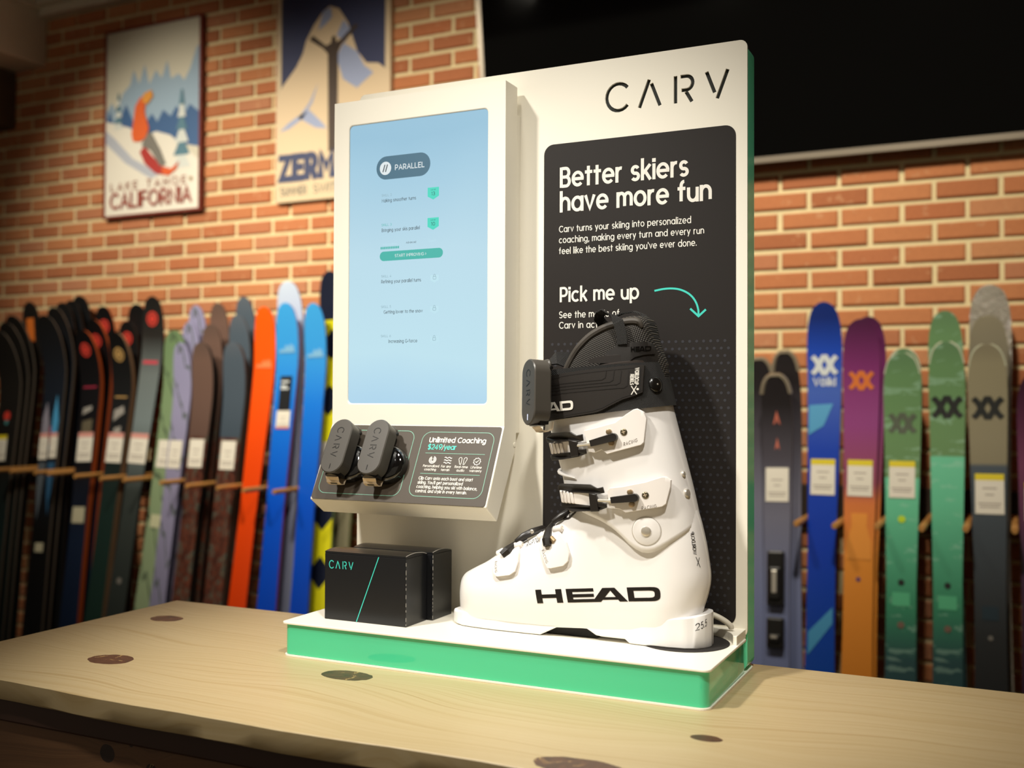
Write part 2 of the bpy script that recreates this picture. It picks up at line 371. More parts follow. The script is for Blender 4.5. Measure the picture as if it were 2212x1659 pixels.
mb = MB(); tvbox(mb, -.6, .0, .3, .7, .046, .07); mb.box((-.45, 2.51, 1.40), (-.15, YW, 1.75)); build('wall_bracket', mb, m_dark, tv)

# ------------------------------------------------------------------ the two posters
def flat(y): return lambda u, v: (u, y, v)
def poly(mb, pts, y):
    mb.add([(p[0], y, p[1]) for p in pts], tess(pts))
def layer(name, pts, c, par, y, x0, z0, w, h, rough=.6):
    mb = MB(); poly(mb, [(x0 + u * w, z0 + v * h) for u, v in pts], y); return build(name, mb, mat('print_%d_%d_%d' % c, c, rough), par)
po = thing('poster', 'red-framed poster of an orange snowboarder carving a snowy slope, lettered CALIFORNIA', 'poster', (-3.32, 2.575, 1.19))
X0, Z0, PW, PH = -3.612, 1.205, .575, .872
m_fr = mat('poster_frame_red', (116, 44, 30), .5); mb = MB()
for a in ((X0 - .012, Z0 - .012, X0 + PW + .012, Z0), (X0 - .012, Z0 + PH, X0 + PW + .012, Z0 + PH + .012), (X0 - .012, Z0, X0, Z0 + PH), (X0 + PW, Z0, X0 + PW + .012, Z0 + PH)):
    mb = MB(); mb.box((a[0], 2.566, a[1]), (a[2], 2.592, a[3])); build('frame_bar', mb, m_fr, po)
mb = MB(); mb.box((X0, 2.572, Z0), (X0 + PW, 2.59, Z0 + PH)); build('sheet', mb, mat('poster_sky', (206, 200, 180), .55), po)
def pl(name, pts, c, d): return layer(name, pts, c, po, 2.572 - d * .0004, X0, Z0, PW, PH)
ridge = [(0, .47), (0, .57), (.06, .62), (.12, .56), (.18, .66), (.26, .70), (.30, .78), (.36, .70), (.42, .80), (.47, .69), (.54, .76), (.6, .71), (.66, .80), (.7, .70), (.78, .72), (.84, .68), (.9, .74), (.96, .84), (1, .86), (1, .36), (.5, .45)]
pl('print_trees_far', ridge, (150, 172, 190), 1)
pl('print_trees_mid', [(0, .5), (.04, .58), (.08, .50), (.16, .53), (.22, .6), (.3, .5), (.42, .47), (.5, .53), (.56, .48), (.62, .54), (.7, .5), (.76, .55), (.84, .5), (.9, .55), (1, .5), (1, .32), (.6, .38), (.2, .44)], (62, 96, 140), 2)
pl('print_slope', [(0, 0), (1, 0), (1, .25), (.86, .32), (.7, .40), (.55, .43), (.4, .41), (.26, .47), (0, .52)], (226, 220, 206), 3)
pl('print_shade', [(0, .47), (.1, .42), (.3, .3), (.6, .2), (.5, .18), (.22, .28), (0, .40)], (176, 180, 190), 4)
for cx, b0, tp, wd in ((.82, .22, .62, .1), (.14, .47, .66, .055)):
    for i in range(6):
        t = i / 6.0; w_ = wd * (1 - t * .85); zz = b0 + (tp - b0) * t
        pl('print_fir', [(cx - w_, zz), (cx + w_, zz), (cx + w_ * .25, zz + (tp - b0) * .2), (cx - w_ * .25, zz + (tp - b0) * .2)], (86, 124, 140) if i % 2 else (206, 210, 204), 5 + i)
pl('print_board', [(.38, .33), (.43, .36), (.5, .31), (.62, .24), (.72, .22), (.8, .255), (.77, .215), (.69, .185), (.55, .205), (.44, .26)], (170, 50, 44), 12)
pl('print_board', [(.62, .235), (.72, .22), (.8, .255), (.77, .215), (.69, .185), (.62, .2)], (216, 92, 40), 13)
pl('print_leg', [(.44, .42), (.5, .43), (.6, .33), (.66, .25), (.6, .24), (.5, .33), (.4, .36)], (120, 116, 108), 14)
pl('print_jacket', [(.29, .43), (.31, .5), (.33, .58), (.38, .62), (.45, .635), (.5, .645), (.5, .61), (.44, .59), (.43, .54), (.48, .45), (.44, .40), (.38, .385), (.31, .39)], (220, 96, 38), 15)
pl('print_hood', [(.4, .6), (.42, .64), (.5, .655), (.52, .62), (.46, .58)], (222, 150, 60), 16)
for wd, wx, ww in (('LAKE', .04, .165), ('TAHOE', .265, .235)):
    tt = MB(); text(tt, wd, X0 + wx, Z0 + .118, .034, .09, flat(2.5655), width=ww, gap=.45); build('print_lettering', tt, mat('print_red', (160, 96, 76), .6), po)
tt = MB(); text(tt, 'CALIFORNIA', X0 + .04, Z0 + .035, .066, .13, flat(2.5655), width=.49); build('print_lettering', tt, mat('print_red2', (150, 66, 54), .6), po)
tt = MB(); tt.add([(X0 + .53 + .013 * (1 if k % 2 == 0 else .45) * math.sin(PI * k / 5), 2.5655, Z0 + .137 + .013 * (1 if k % 2 == 0 else .45) * math.cos(PI * k / 5)) for k in range(10)], [tuple(range(10))]); build('print_star', tt, mat('print_ochre', (150, 120, 60), .6), po)

po = thing('poster', 'travel poster of a pale peak under a dark blue sky, behind the screen', 'poster', (-2.32, 2.575, 1.19))
X0, Z0, PW, PH = -2.606, 1.19, .582, .905
mb = MB(); mb.box((X0, 2.572, Z0), (X0 + PW, 2.592, Z0 + PH)); build('sheet', mb, mat('poster_cream', (206, 184, 150), .55), po)
def pl(name, pts, c, d): return layer(name, pts, c, po, 2.572 - d * .0004, X0, Z0, PW, PH)
pl('print_sky', [(.045, .5), (.955, .5), (.955, .985), (.045, .985)], (44, 50, 84), 1)
pl('print_peak', [(.0, .5), (.06, .56), (.18, .64), (.24, .70), (.27, .76), (.34, .83), (.42, .885), (.48, .905), (.56, .885), (.64, .81), (.68, .74), (.72, .67), (.8, .61), (.9, .60), (1, .55), (1, .22), (0, .22)], (212, 188, 154), 2)
for pts in ([(.38, .80), (.42, .885), (.49, .9), (.5, .85), (.44, .82)], [(.54, .76), (.6, .83), (.66, .78), (.62, .72)], [(.54, .66), (.6, .72), (.72, .67), (.78, .6), (.86, .56), (.72, .5), (.6, .55)], [(.2, .40), (.3, .43), (.42, .36), (.46, .33), (.36, .34), (.28, .37)], [(.03, .34), (.12, .38), (.22, .41), (.3, .46), (.38, .55), (.33, .46), (.24, .39), (.12, .35)]):
    pl('print_ice', pts, (150, 160, 190), 3)
pl('print_figure', [(.30, .76), (.33, .78), (.45, .72), (.49, .73), (.50, .76), (.53, .76), (.54, .73), (.58, .74), (.70, .80), (.73, .79), (.58, .71), (.555, .68), (.555, .40), (.545, .22), (.475, .22), (.47, .45), (.465, .68), (.42, .71)], (62, 46, 34), 4)
pl('print_band', [(0, 0), (1, 0), (1, .2), (0, .2)], (206, 184, 150), 6)
tt = MB(); text(tt, 'ZERMATT', X0 + .03, Z0 + .10, .092, .235, flat(2.5685), width=.50, gap=.30); build('print_lettering', tt, mat('print_navy', (50, 58, 92), .6), po)
for wd, wx, ww in (('SUMMER', .03, .135), ('SWITZERLAND', .205, .325)):
    tt = MB(); text(tt, wd, X0 + wx, Z0 + .03, .034, .11, flat(2.5685), width=ww); build('print_lettering', tt, mat('print_slate', (110, 106, 96), .6), po)

# ------------------------------------------------------------------ ski rack
m_peg = mat('peg_wood', (190, 136, 72), 0.55, vary=(20, .15))
m_rail = mat('rail_dark', (56, 42, 32), 0.7)
rk = thing('ski_rack', 'wooden peg rail on the brick wall holding the row of skis upright', 'rack', (-1.8, 2.56, -.06))
mb = MB(); mb.box((-4.2, 2.555, -.075), (.7, 2.592, .055)); build('rail', mb, m_rail, rk, bevel=.004)
PEGS = [(-3.86, .016), (-3.74, .015), (-3.588, .014), (-3.503, .012), (-3.345, .006), (-3.1945, .001), (-3.062, 0), (-2.860, -.004), (-2.722, -.012), (-2.5625, -.014), (-2.4335, -.018), (-2.286, -.018), (-2.05, -.01),
        (-.312, -.036), (-.2, -.037), (-.0785, -.032), (.044, -.032), (.162, -.027), (.2875, -.025)]
for x, z in PEGS:
    mb = MB(); mb.tube([(x, 2.558, z), (x, 2.30, z), (x, 2.176, z - .001), (x, 2.170, z - .001)], [.0105, .0105, .0105, .008], 10); build('peg', mb, m_peg, rk, smooth=True)
# ================================================================== the counter
def wood_mat(name, tones, knots, rough=.45, fs=1.0, axis='X'):
    m = mat(name, (200, 170, 120), rough); n = N(m); s = n.sep(n.coord('Object'))
    X_, Y_, Z_ = (s[0], s[1], s[2]) if axis == 'X' else (s[0], s[2], s[1])
    g = n.math('ADD', Y_, n.math('MULTIPLY', n.math('SUBTRACT', n.noise(n.comb(n.math('MULTIPLY', X_, 2.2), n.math('MULTIPLY', Y_, 3.0), Z_), 1.0, 2), .5), .10))
    dark = None
    for (kx, ky, rx, ry, amt) in knots:
        dx = n.math('DIVIDE', n.math('SUBTRACT', X_, kx), rx); dy = n.math('DIVIDE', n.math('SUBTRACT', Y_, ky), ry)
        d2 = n.math('ADD', n.math('MULTIPLY', dx, dx), n.math('MULTIPLY', dy, dy))
        bulge = n.math('DIVIDE', .060 * amt, n.math('ADD', n.math('MULTIPLY', d2, .18), 1.0))
        g = n.math('ADD', g, n.math('MULTIPLY', bulge, n.math('MULTIPLY', dy, .55)))
        jit = n.math('MULTIPLY', n.math('SUBTRACT', n.noise(n.coord('Object'), 60, 2), .5), .5)
        k = n.math('LESS_THAN', n.math('ADD', d2, jit), 1.0); dark = k if dark is None else n.math('MAXIMUM', dark, k)
    f1 = n.noise(n.comb(n.math('MULTIPLY', X_, 1.1 * fs), n.math('MULTIPLY', g, 150 * fs), n.math('MULTIPLY', Z_, 8)), 1.0, 5, .6, .35)
    f2 = n.noise(n.comb(n.math('MULTIPLY', X_, 5 * fs), n.math('MULTIPLY', g, 260 * fs), Z_), 1.0, 3, .6)
    c = n.ramp(f1, [(.25, tones[2]), (.42, tones[1]), (.55, tones[0]), (.75, tones[1])])
    c = n.mix(n.math('MULTIPLY', n.math('SUBTRACT', 1.0, n.math('MULTIPLY', f2, 1.25), clamp=True), .35), c, tones[2])
    if dark is not None:
        kc = n.ramp(n.noise(n.coord('Object'), 45, 4, .6, 1.2), [(.3, tones[4]), (.61, tones[3]), (.635, rgb(190, 160, 100)), (.66, tones[3])])
        c = n.mix(dark, c, kc)
    n.base(c); n.bump(f2, .12, .0006); return m
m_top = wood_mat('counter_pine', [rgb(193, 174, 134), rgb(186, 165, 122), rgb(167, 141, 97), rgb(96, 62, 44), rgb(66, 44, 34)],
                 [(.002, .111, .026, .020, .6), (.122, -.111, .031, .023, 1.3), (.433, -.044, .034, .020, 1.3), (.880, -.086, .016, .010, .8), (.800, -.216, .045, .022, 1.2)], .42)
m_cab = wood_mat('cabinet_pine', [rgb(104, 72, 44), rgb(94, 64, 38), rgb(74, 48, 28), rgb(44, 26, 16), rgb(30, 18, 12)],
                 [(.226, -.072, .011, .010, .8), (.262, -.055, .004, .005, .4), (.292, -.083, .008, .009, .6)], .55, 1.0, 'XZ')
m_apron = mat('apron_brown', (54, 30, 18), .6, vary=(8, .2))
TX0 = -.86
ct = thing('counter', 'pale knotty pine counter carrying the display, with a dark brown base', 'counter', (TX0, 0, -.9))
WMo = Matrix.Translation(Vector((TX0, 0, 0)))
mb = MB(); xs = [-.948 + i * .032 for i in range(68)]; rings = []
for x in xs:
    w = .0045 * math.sin(x * 7 + 1.6) + .0015 * math.sin(x * 23) + .0005 * math.sin(x * 71)
    fy = -.243 + w; ty = -.0235 + .0012 * math.sin(x * 31)
    rings.append([(x, fy + .0008, 0), (x, .2285, 0), (x, .2315, -.002), (x, .2315, -.026), (x, fy + .0075, -.026), (x, fy + .0055, ty), (x, fy + .0015, -.008), (x, fy, -.0010)])
mb.loft([[(p[0] - TX0, p[1], p[2]) for p in r] for r in rings])
top = build('worktop', mb, m_top, ct, world=False, smooth=True, angle=22); top.location = (0, 0, .9)
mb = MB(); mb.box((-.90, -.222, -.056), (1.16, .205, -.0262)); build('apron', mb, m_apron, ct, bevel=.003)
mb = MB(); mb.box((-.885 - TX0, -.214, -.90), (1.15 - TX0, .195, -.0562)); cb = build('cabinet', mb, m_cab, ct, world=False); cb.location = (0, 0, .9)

# ================================================================== the display stand
m_white = mat('white_plastic', (246, 241, 226), .38, spec=.4)
m_green = mat('green_acrylic', (70, 208, 156), .10, spec=.6, coat=.6)
m_gedge = mat('green_acrylic_edge', (30, 170, 120), .12, coat=.5)
m_black = mat('print_black', (34, 30, 28), .5, spec=.3)
m_ink = mat('print_white', (236, 232, 222), .5)
m_mint = mat('print_mint', (64, 206, 190), .5)
m_mintline = mat('print_mint_line', (130, 190, 166), .5)
m_dot = mat('print_dot', (46, 46, 52), .5)
m_hole = mat('cut_dark', (22, 26, 20), .6)
ds = thing('display_stand', 'white shop display stand on a green base with lit screen and black lettered panel', 'display stand', (-.28, .1, 0))
W_, DP, DB, HB, HT = .56, .1726, .2174, .0437, .768
# base: bottom plate, green body, white top plate
base = None
def slab_h(name, pts, z0, z1, m, par, **k):
    mb = MB(); mb.prism(pts, lambda u, v: (u, v, z0), lambda u, v: (u, v, z1)); return build(name, mb, m, par, **k)
body = slab_h('base_body', rrect(-W_ + .003, .003, -.003, DP + .006, .010, 6), .0022, HB - .003, m_green, ds, smooth=True, bevel=.001)
slab_h('bottom_plate', rrect(-W_ + .001, .001, -.001, DB - .001, .012, 6), 0.0002, .0022, m_white, ds)
tp = slab_h('top_plate', rrect(-W_, 0, 0, DP + .0005, .008, 6), HB - .003, HB, m_white, ds, bevel=.0008)
# round black mat under the boot, recessed rim
mb = MB(); mb.prism(circle(-.062, .118, .053, 48), lambda u, v: (u, v, HB), lambda u, v: (u, v, HB + .0006)); build('boot_mat', mb, mat('mat_rubber', (34, 30, 28), .85, bump=(400, .3)), ds)
def backledge(mb):
    arc = [(-.062 + .0565 * math.cos(math.radians(a)), .118 + .0525 * math.sin(math.radians(a))) for a in range(12, 92, 7)]
    pts = [(-.002, .128), (-.002, DP + .001), (-.30, DP + .001), (-.30, .1702)] + [(-.09, .1702)] + arc[::-1]
    mb.prism(pts, lambda u, v: (u, v, HB), lambda u, v: (u, v, HB + .0105))
mb = MB(); backledge(mb); build('raised_rim', mb, m_white, ds, bevel=.0006)
# upright: front plate with the logo cut through it, dark gap layer, green slab, back plate
mb = MB(); mb.prism(rrect(-W_, HB, 0, HT, .009, 6), lambda u, v: (u, DP, v), lambda u, v: (u, DP + .003, v))
plate = build('front_plate', mb, m_white, ds)
cut = MB()
LX, LZ, LH = -.1812, .7000, .0345
for q in logo_strokes():
    t = MB(); ribbon(t, [(LX + u * LH * .925, LZ + v * LH) for u, v in q], .0046, lambda u, v: (u, DP - .01, v))
    n_ = len(t.v); back = [(p[0], DP + .02, p[2]) for p in t.v]; h = n_ // 2
    loop = list(range(h)) + list(range(n_ - 1, h - 1, -1))
    F = list(t.f) + [tuple(i + n_ for i in reversed(f)) for f in t.f] + [(loop[i], loop[i] + n_, loop[(i + 1) % n_] + n_, loop[(i + 1) % n_]) for i in range(n_)]
    cut.add(t.v + back, F)
co = build('logo_cutter', cut, m_hole)
md = plate.modifiers.new('cut', 'BOOLEAN'); md.object = co; md.operation = 'DIFFERENCE'; md.solver = 'EXACT'; md.use_self = True
bpy.context.view_layer.update()
dg = bpy.context.evaluated_depsgraph_get(); nm = bpy.data.meshes.new_from_object(plate.evaluated_get(dg)); plate.modifiers.clear(); plate.data = nm
bpy.data.objects.remove(co, do_unlink=True)
mb = MB(); mb.prism(rrect(-W_ + .02, HB + .01, -.012, HT - .012, .009, 4), lambda u, v: (u, DP + .0031, v), lambda u, v: (u, DP + .006, v)); build('inner_sheet', mb, m_hole, ds)
mb = MB(); mb.prism(rrect(-W_ + .0015, .0025, -.0015, HT - .0015, .010, 6), lambda u, v: (u, DP + .0061, v), lambda u, v: (u, DB, v))
gs = mat('green_acrylic_slab', (118, 240, 190), .10, spec=.4)  # same acrylic as the base, paler to stand in for light coming through it
build('green_slab', mb, gs, ds, bevel=.0012)
o_ = rrect(-W_ + .0012, HB, -.0012, HT - .0012, .010, 6); i_ = rrect(-W_ + .016, HB + .015, -.010, HT - .010, .010, 6); mb = MB()
mb.loft([[(u, DP + .0031, v) for u, v in o_], [(u, DP + .0059, v) for u, v in o_], [(u, DP + .0059, v) for u, v in i_], [(u, DP + .0031, v) for u, v in i_], [(u, DP + .0031, v) for u, v in o_]], True, False, False)
build('green_edge', mb, m_gedge, ds)
# black graphic panel
YP = DP - .0006
mb = MB(); mb.prism(rrect(-.2688, .0568, -.0138, .6655, .0135, 7), lambda u, v: (u, YP, v), lambda u, v: (u, DP, v)); pan = build('graphic_panel', mb, m_black, ds)
fp = flat(YP - .0002)
def ptext(lines, mtl, par, name, fm):
    mb = MB()
    for a in lines: text(mb, a[0], a[1], a[2], a[3], a[4], fm, **(a[5] if len(a) > 5 else {}))
    return build(name, mb, mtl, par)
ptext([('Better skiers', -.2440, .6090, .0232, .125, dict(width=.1695, gap=.20)), ('have more fun', -.2440, .5765, .0232, .125, dict(width=.1985, gap=.20))], m_ink, pan, 'headline', fp)
ptext([('Carv turns your skiing into personalized', -.2465, .5490, .0077, .098, dict(width=.1765)), ('coaching, making every turn and every run', -.2465, .5348, .0077, .098, dict(width=.193)), ("feel like the best skiing you've ever done.", -.2465, .5203, .0077, .098, dict(width=.1835))], m_ink, pan, 'paragraph', fp)
ptext([('Pick me up', -.2442, .4582, .0172, .12, dict(width=.106, gap=.20))], m_ink, pan, 'heading', fp)
ptext([('See the magic of', -.2460, .4365, .0079, .10, dict(width=.0825)), ('Carv in action', -.2460, .4228, .0079, .10, dict(width=.0675))], m_ink, pan, 'paragraph', fp)
mb = MB(); ribbon(mb, curve([(-.1166, .4665), (-.105, .4683), (-.094, .4685), (-.084, .4668), (-.0745, .4625), (-.0675, .4565), (-.0628, .4490), (-.0604, .4410), (-.0600, .4345)]), .0024, fp); ribbon(mb, [(-.0705, .4425), (-.0600, .4328), (-.0508, .4408)], .0026, fp)
build('arrow', mb, m_mint, pan)
mb = MB(); rr = 0
z = .402
while z > .068:
    x = -.2560 + (.0044 if rr % 2 else 0)
    while x < -.0225:
        mb.add([(u, YP - .00015, v) for u, v in circle(x, z, .0019, 10)], [tuple(range(10))]); x += .0088
    z -= .0091; rr += 1
d_ = build('dot_pattern', mb, m_dot, pan); d_['kind'] = 'stuff'

# ------------------------------------------------------------------ screen housing with sloping ledge
KX0, KX1, KF, KB = -.5712, -.3034, .1264, .1630
prof = [(KF, .7450), (KB, .7450), (KB, .2680), (.1068, .1737), (.0756, .1940), (KF, .2945)]
mb = MB(); n = len(prof)
mb.add([(KX0, y, z) for y, z in prof] + [(KX1, y, z) for y, z in prof], [tuple(range(n)), tuple(range(2 * n - 1, n - 1, -1))] + [(i, n + i, n + (i + 1) % n, (i + 1) % n) for i in range(n) if i != 5])
SX0, SX1, SZ0, SZ1 = -.5458, -.3293, .3236, .7105
oo = rrect(KX0, .2945, KX1, .7450, .0002, 5); ii = rrect(SX0, SZ0, SX1, SZ1, .006, 5)
mb.loft([[(u, KF, v) for u, v in oo], [(u, KF, v) for u, v in ii], [(u, KF + .002, v) for u, v in ii]], True, False, False)
hs = build('screen_housing', mb, m_white, ds, bevel=.0016)
mb = MB(); mb.box((KX0 + .012, KB - .001, .285), (KX1 - .0002, DP, .7075)); build('mount', mb, m_white, ds, bevel=.001)
mb = MB(); mb.lathe([(.0035, 0), (.0035, .0008), (.0022, .0012)], 14, Matrix.Translation((KX1 - .0002, .1570, .2700)) @ Matrix.Rotation(PI / 2, 4, 'Y')); build('screw_cap', mb, m_white, ds)
def screen_mat():
    m = mat('lit_screen', (30, 40, 46), .25); n = N(m); s = n.sep(n.coord('Generated'))
    c = n.ramp(n.math('ADD', s[2], n.math('MULTIPLY', n.noise(n.coord('Generated'), 1.6, 1), .15)), [(.05, rgb(168, 205, 228)), (.25, rgb(184, 218, 230)), (.6, rgb(180, 212, 226)), (.9, rgb(158, 196, 216)), (1, rgb(148, 188, 210))])
    n.base(rgb(20, 22, 24)); n.put(n.b.inputs['Emission Color'], c); n.b.inputs['Emission Strength'].default_value = 1.08; return m
YS = KF + .0018
mb = MB(); mb.prism(ii, lambda u, v: (u, YS, v), lambda u, v: (u, YS + .003, v)); scr = build('screen', mb, screen_mat(), ds)
def glow(name, c, e=.9): 
    m = mat(name, c, .4, emit=e); m.node_tree.nodes['Principled BSDF'].inputs['Base Color'].default_value = (.02, .02, .02, 1); return m
g_pill = glow('ui_slate', (66, 112, 134)); g_txt = glow('ui_dark', (44, 62, 72), .8); g_pale = glow('ui_pale', (232, 242, 244)); g_teal = glow('ui_teal', (62, 186, 174)); g_mint = glow('ui_mint', (66, 222, 198)); g_grey = glow('ui_grey', (140, 172, 184)); g_lock = glow('ui_lock', (182, 218, 230), 1.06)
f1 = flat(YS - .0002); f2 = flat(YS - .0004); f3 = flat(YS - .0006)
def ui_shape(name, pts, m, fm): 
    mb = MB(); mb.add([fm(*p) for p in pts], tess(pts)); return build(name, mb, m, scr)
ui_shape('title_pill', rrect(-.5020, .6310, -.4165, .6630, .0159, 8), g_pill, f1)
ui_shape('title_disc', circle(-.4873, .6465, .0092), g_pale, f2)
mb = MB(); ribbon(mb, [(-.4912, .6415), (-.4880, .6515)], .0016, f3); ribbon(mb, [(-.4872, .6415), (-.4840, .6515)], .0016, f3); build('title_mark', mb, g_txt, scr)
ptext([('PARALLEL', -.4715, .6430, .0066, .12, dict(width=.0455))], g_pale, scr, 'title_text', f2)
def row(nm, z, t, x, w, m=None):
    ptext([(nm, -.493, z + .0080, .0030, .09, dict(width=.0158))], m or g_grey, scr, 'skill_number', f1)
    ptext([(t, x, z, .0043, .085, dict(width=w))], g_txt, scr, 'skill_text', f1)
row('SKILL 2', .6000, 'Making smoother turns', -.4928, .0540); row('SKILL 3', .5592, 'Bringing your skis parallel', -.4926, .0600, g_teal)
row('SKILL 4', .4885, 'Refining your parallel turns', -.4928, .0626); row('SKILL 5', .4467, 'Getting lower to the snow', -.4886, .0612); row('SKILL 6', .4065, 'Increasing G-force', -.4804, .0447)
for zb, nb in ((.5975, '13'), (.5567, '10')):
    ui_shape('level_badge', [(-.4204, zb + .0165), (-.4030, zb + .0165), (-.4030, zb + .0046), (-.4117, zb), (-.4204, zb + .0046)], g_mint, f1)
    ptext([(nb, -.4117, zb + .0060, .0044, .09, dict(align='C')), ('Level', -.4117, zb + .0126, .0018, .08, dict(align='C'))], g_txt, scr, 'level_text', f2)
for zl in (.4930, .4512, .4110):
    ui_shape('lock_badge', [(-.4155, zl + .003), (-.4027, zl + .003), (-.4027, zl - .004), (-.4090, zl - .0075), (-.4155, zl - .004)], g_lock, f1)
    mb = MB(); ribbon(mb, rrect(-.4113, zl - .0026, -.4067, zl + .0010, .0008, 2) + [(-.4067, zl + .0002)], .0005, f2); ribbon(mb, [(-.4104, zl + .001)] + [(-.4090 + .0014 * math.cos(a), zl + .0024 + .0016 * math.sin(a)) for a in [PI - k * PI / 6 for k in range(7)]] + [(-.4076, zl + .001)], .0005, f2); build('lock_icon', mb, g_grey, scr)
mb = MB()
for k in range(11):
    x = -.4945 + k * .00275; mb.plane(f1(x, .5352), f1(x + .0021, .5352), f1(x + .0021, .5385), f1(x, .5385))
build('progress_bar', mb, g_teal, scr)
ptext([('Advanced', -.4537, .5410, .0026, .08, dict(width=.0154))], g_txt, scr, 'level_name', f1); ptext([('Intermediate', -.4905, .5408, .0024, .06, dict(width=.0215)), ('Expert', -.4180, .5410, .0024, .06, dict(width=.0105))], g_lock, scr, 'level_name', f1)
ui_shape('start_button', rrect(-.4958, .5190, -.3964, .5320, .0064, 8), g_teal, f1)
ptext([('START IMPROVING >', -.4712, .5236, .0036, .11, dict(width=.049))], g_pale, scr, 'button_text', f2)

# ledge card, built flat in the ledge's own frame
LA = math.radians(62.596); LO = Vector((0, KF + .0009, .2945))
Lup = Vector((0, math.cos(LA), math.sin(LA))); Lnr = Vector((0, -math.sin(LA), math.cos(LA)))
def led(h): return lambda u, v: tuple(Vector((u, LO.y, LO.z)) + Lup * v + Lnr * (h - .0009 * math.sin(LA) + .0009))
m_card = mat('card_taupe', (76, 68, 59), .5, spec=.3)
mb = MB(); mb.prism(rrect(-.5696, -.1122, -.3055, -.0012, .004, 4), led(-.0003), led(.0007)); card = build('info_card', mb, m_card, ds)
l1 = led(.0009)
def ring_line(x0, y0, x1, y1, r):
    mb = MB(); p = rrect(x0, y0, x1, y1, r, 8); ribbon(mb, p + [p[0]], .0007, l1); return build('outline', mb, m_mintline, card)
ring_line(-.5620, -.1035, -.4330, -.0092, .012); ring_line(-.4200, -.1020, -.3135, -.0100, .012)
ptext([('Unlimited Coaching', -.4082, -.0248, .0068, .135, dict(width=.0832, gap=.20))], m_ink, card, 'card_title', l1)
ptext([('$249', -.4078, -.0350, .0068, .125, dict(width=.0205, gap=.16)), ('year', -.3835, -.0350, .0068, .115, dict(width=.0175, gap=.16))], m_mint, card, 'price_text', l1)
ptext([('/', -.3868, -.0350, .0068, .06)], m_ink, card, 'price_slash', l1)
mb = MB(); ribbon(mb, [(-.4096, -.0408), (-.3218, -.0408)], .0006, l1); ribbon(mb, [(-.4096, -.0701), (-.3221, -.0701)], .0006, l1); build('rule', mb, m_mintline, card)
mb = MB()
for r in (.0020, .0035, .0050): ribbon(mb, [(-.3962 + r * math.cos(math.radians(a)), -.0504 + r * math.sin(math.radians(a))) for a in range(-245, 90, 14)], .0009, l1)
for k in range(3): ribbon(mb, [(-.3790 + i * .0011, -.0468 - k * .0036 + .0008 * math.sin(i * 1.25)) for i in range(11)], .0010, l1)
for sx in (-1, 1):
    c0 = -.3515 + sx * .0028
    ribbon(mb, [(c0 - sx * .0012, -.0555), (c0 - sx * .0012, -.0485)] + [(c0 + sx * (.0010 - .0022 * math.cos(math.radians(a))), -.0482 + .0024 * math.sin(math.radians(a))) for a in range(0, 230, 22)] + [(c0 + sx * .0006, -.0555), (c0 - sx * .0012, -.0555)], .0007, l1)
ribbon(mb, [(-.3306 + (.0047 + .0005 * math.cos(9 * a)) * math.cos(a), -.0508 + (.0047 + .0005 * math.cos(9 * a)) * math.sin(a)) for a in [2 * PI * k / 72 for k in range(73)]], .0008, l1); ribbon(mb, [(-.3326, -.0508), (-.3311, -.0524), (-.3285, -.0490)], .0008, l1)
build('feature_icons', mb, m_ink, card)
ptext([('Personalized', -.3962, -.0606, .0031, .11, dict(align='C', width=.0235)), ('coaching', -.3962, -.0655, .0031, .11, dict(align='C', width=.0170)), ('For any', -.3738, -.0606, .0031, .11, dict(align='C', width=.0140)), ('terrain', -.3738, -.0655, .0031, .11, dict(align='C', width=.0122)),
       ('Real-time', -.3515, -.0606, .0031, .11, dict(align='C', width=.0188)), ('audio', -.3515, -.0655, .0031, .11, dict(align='C', width=.0110)), ('Lifetime', -.3298, -.0606, .0031, .11, dict(align='C', width=.0152)), ('warranty', -.3298, -.0655, .0031, .11, dict(align='C', width=.0170))], m_ink, card, 'feature_text', l1)
ptext([('Clip Carv onto each boot and start', -.4096, -.0785, .0040, .115, dict(width=.0790)), ("skiing. You'll get personalized", -.4096, -.0845, .0040, .115, dict(width=.0660)), ('coaching, helping you ski with balance,', -.4096, -.0905, .0040, .115, dict(width=.0880)), ('control, and style in every terrain.', -.4096, -.0965, .0040, .115, dict(width=.0745))], m_ink, card, 'card_paragraph', l1)

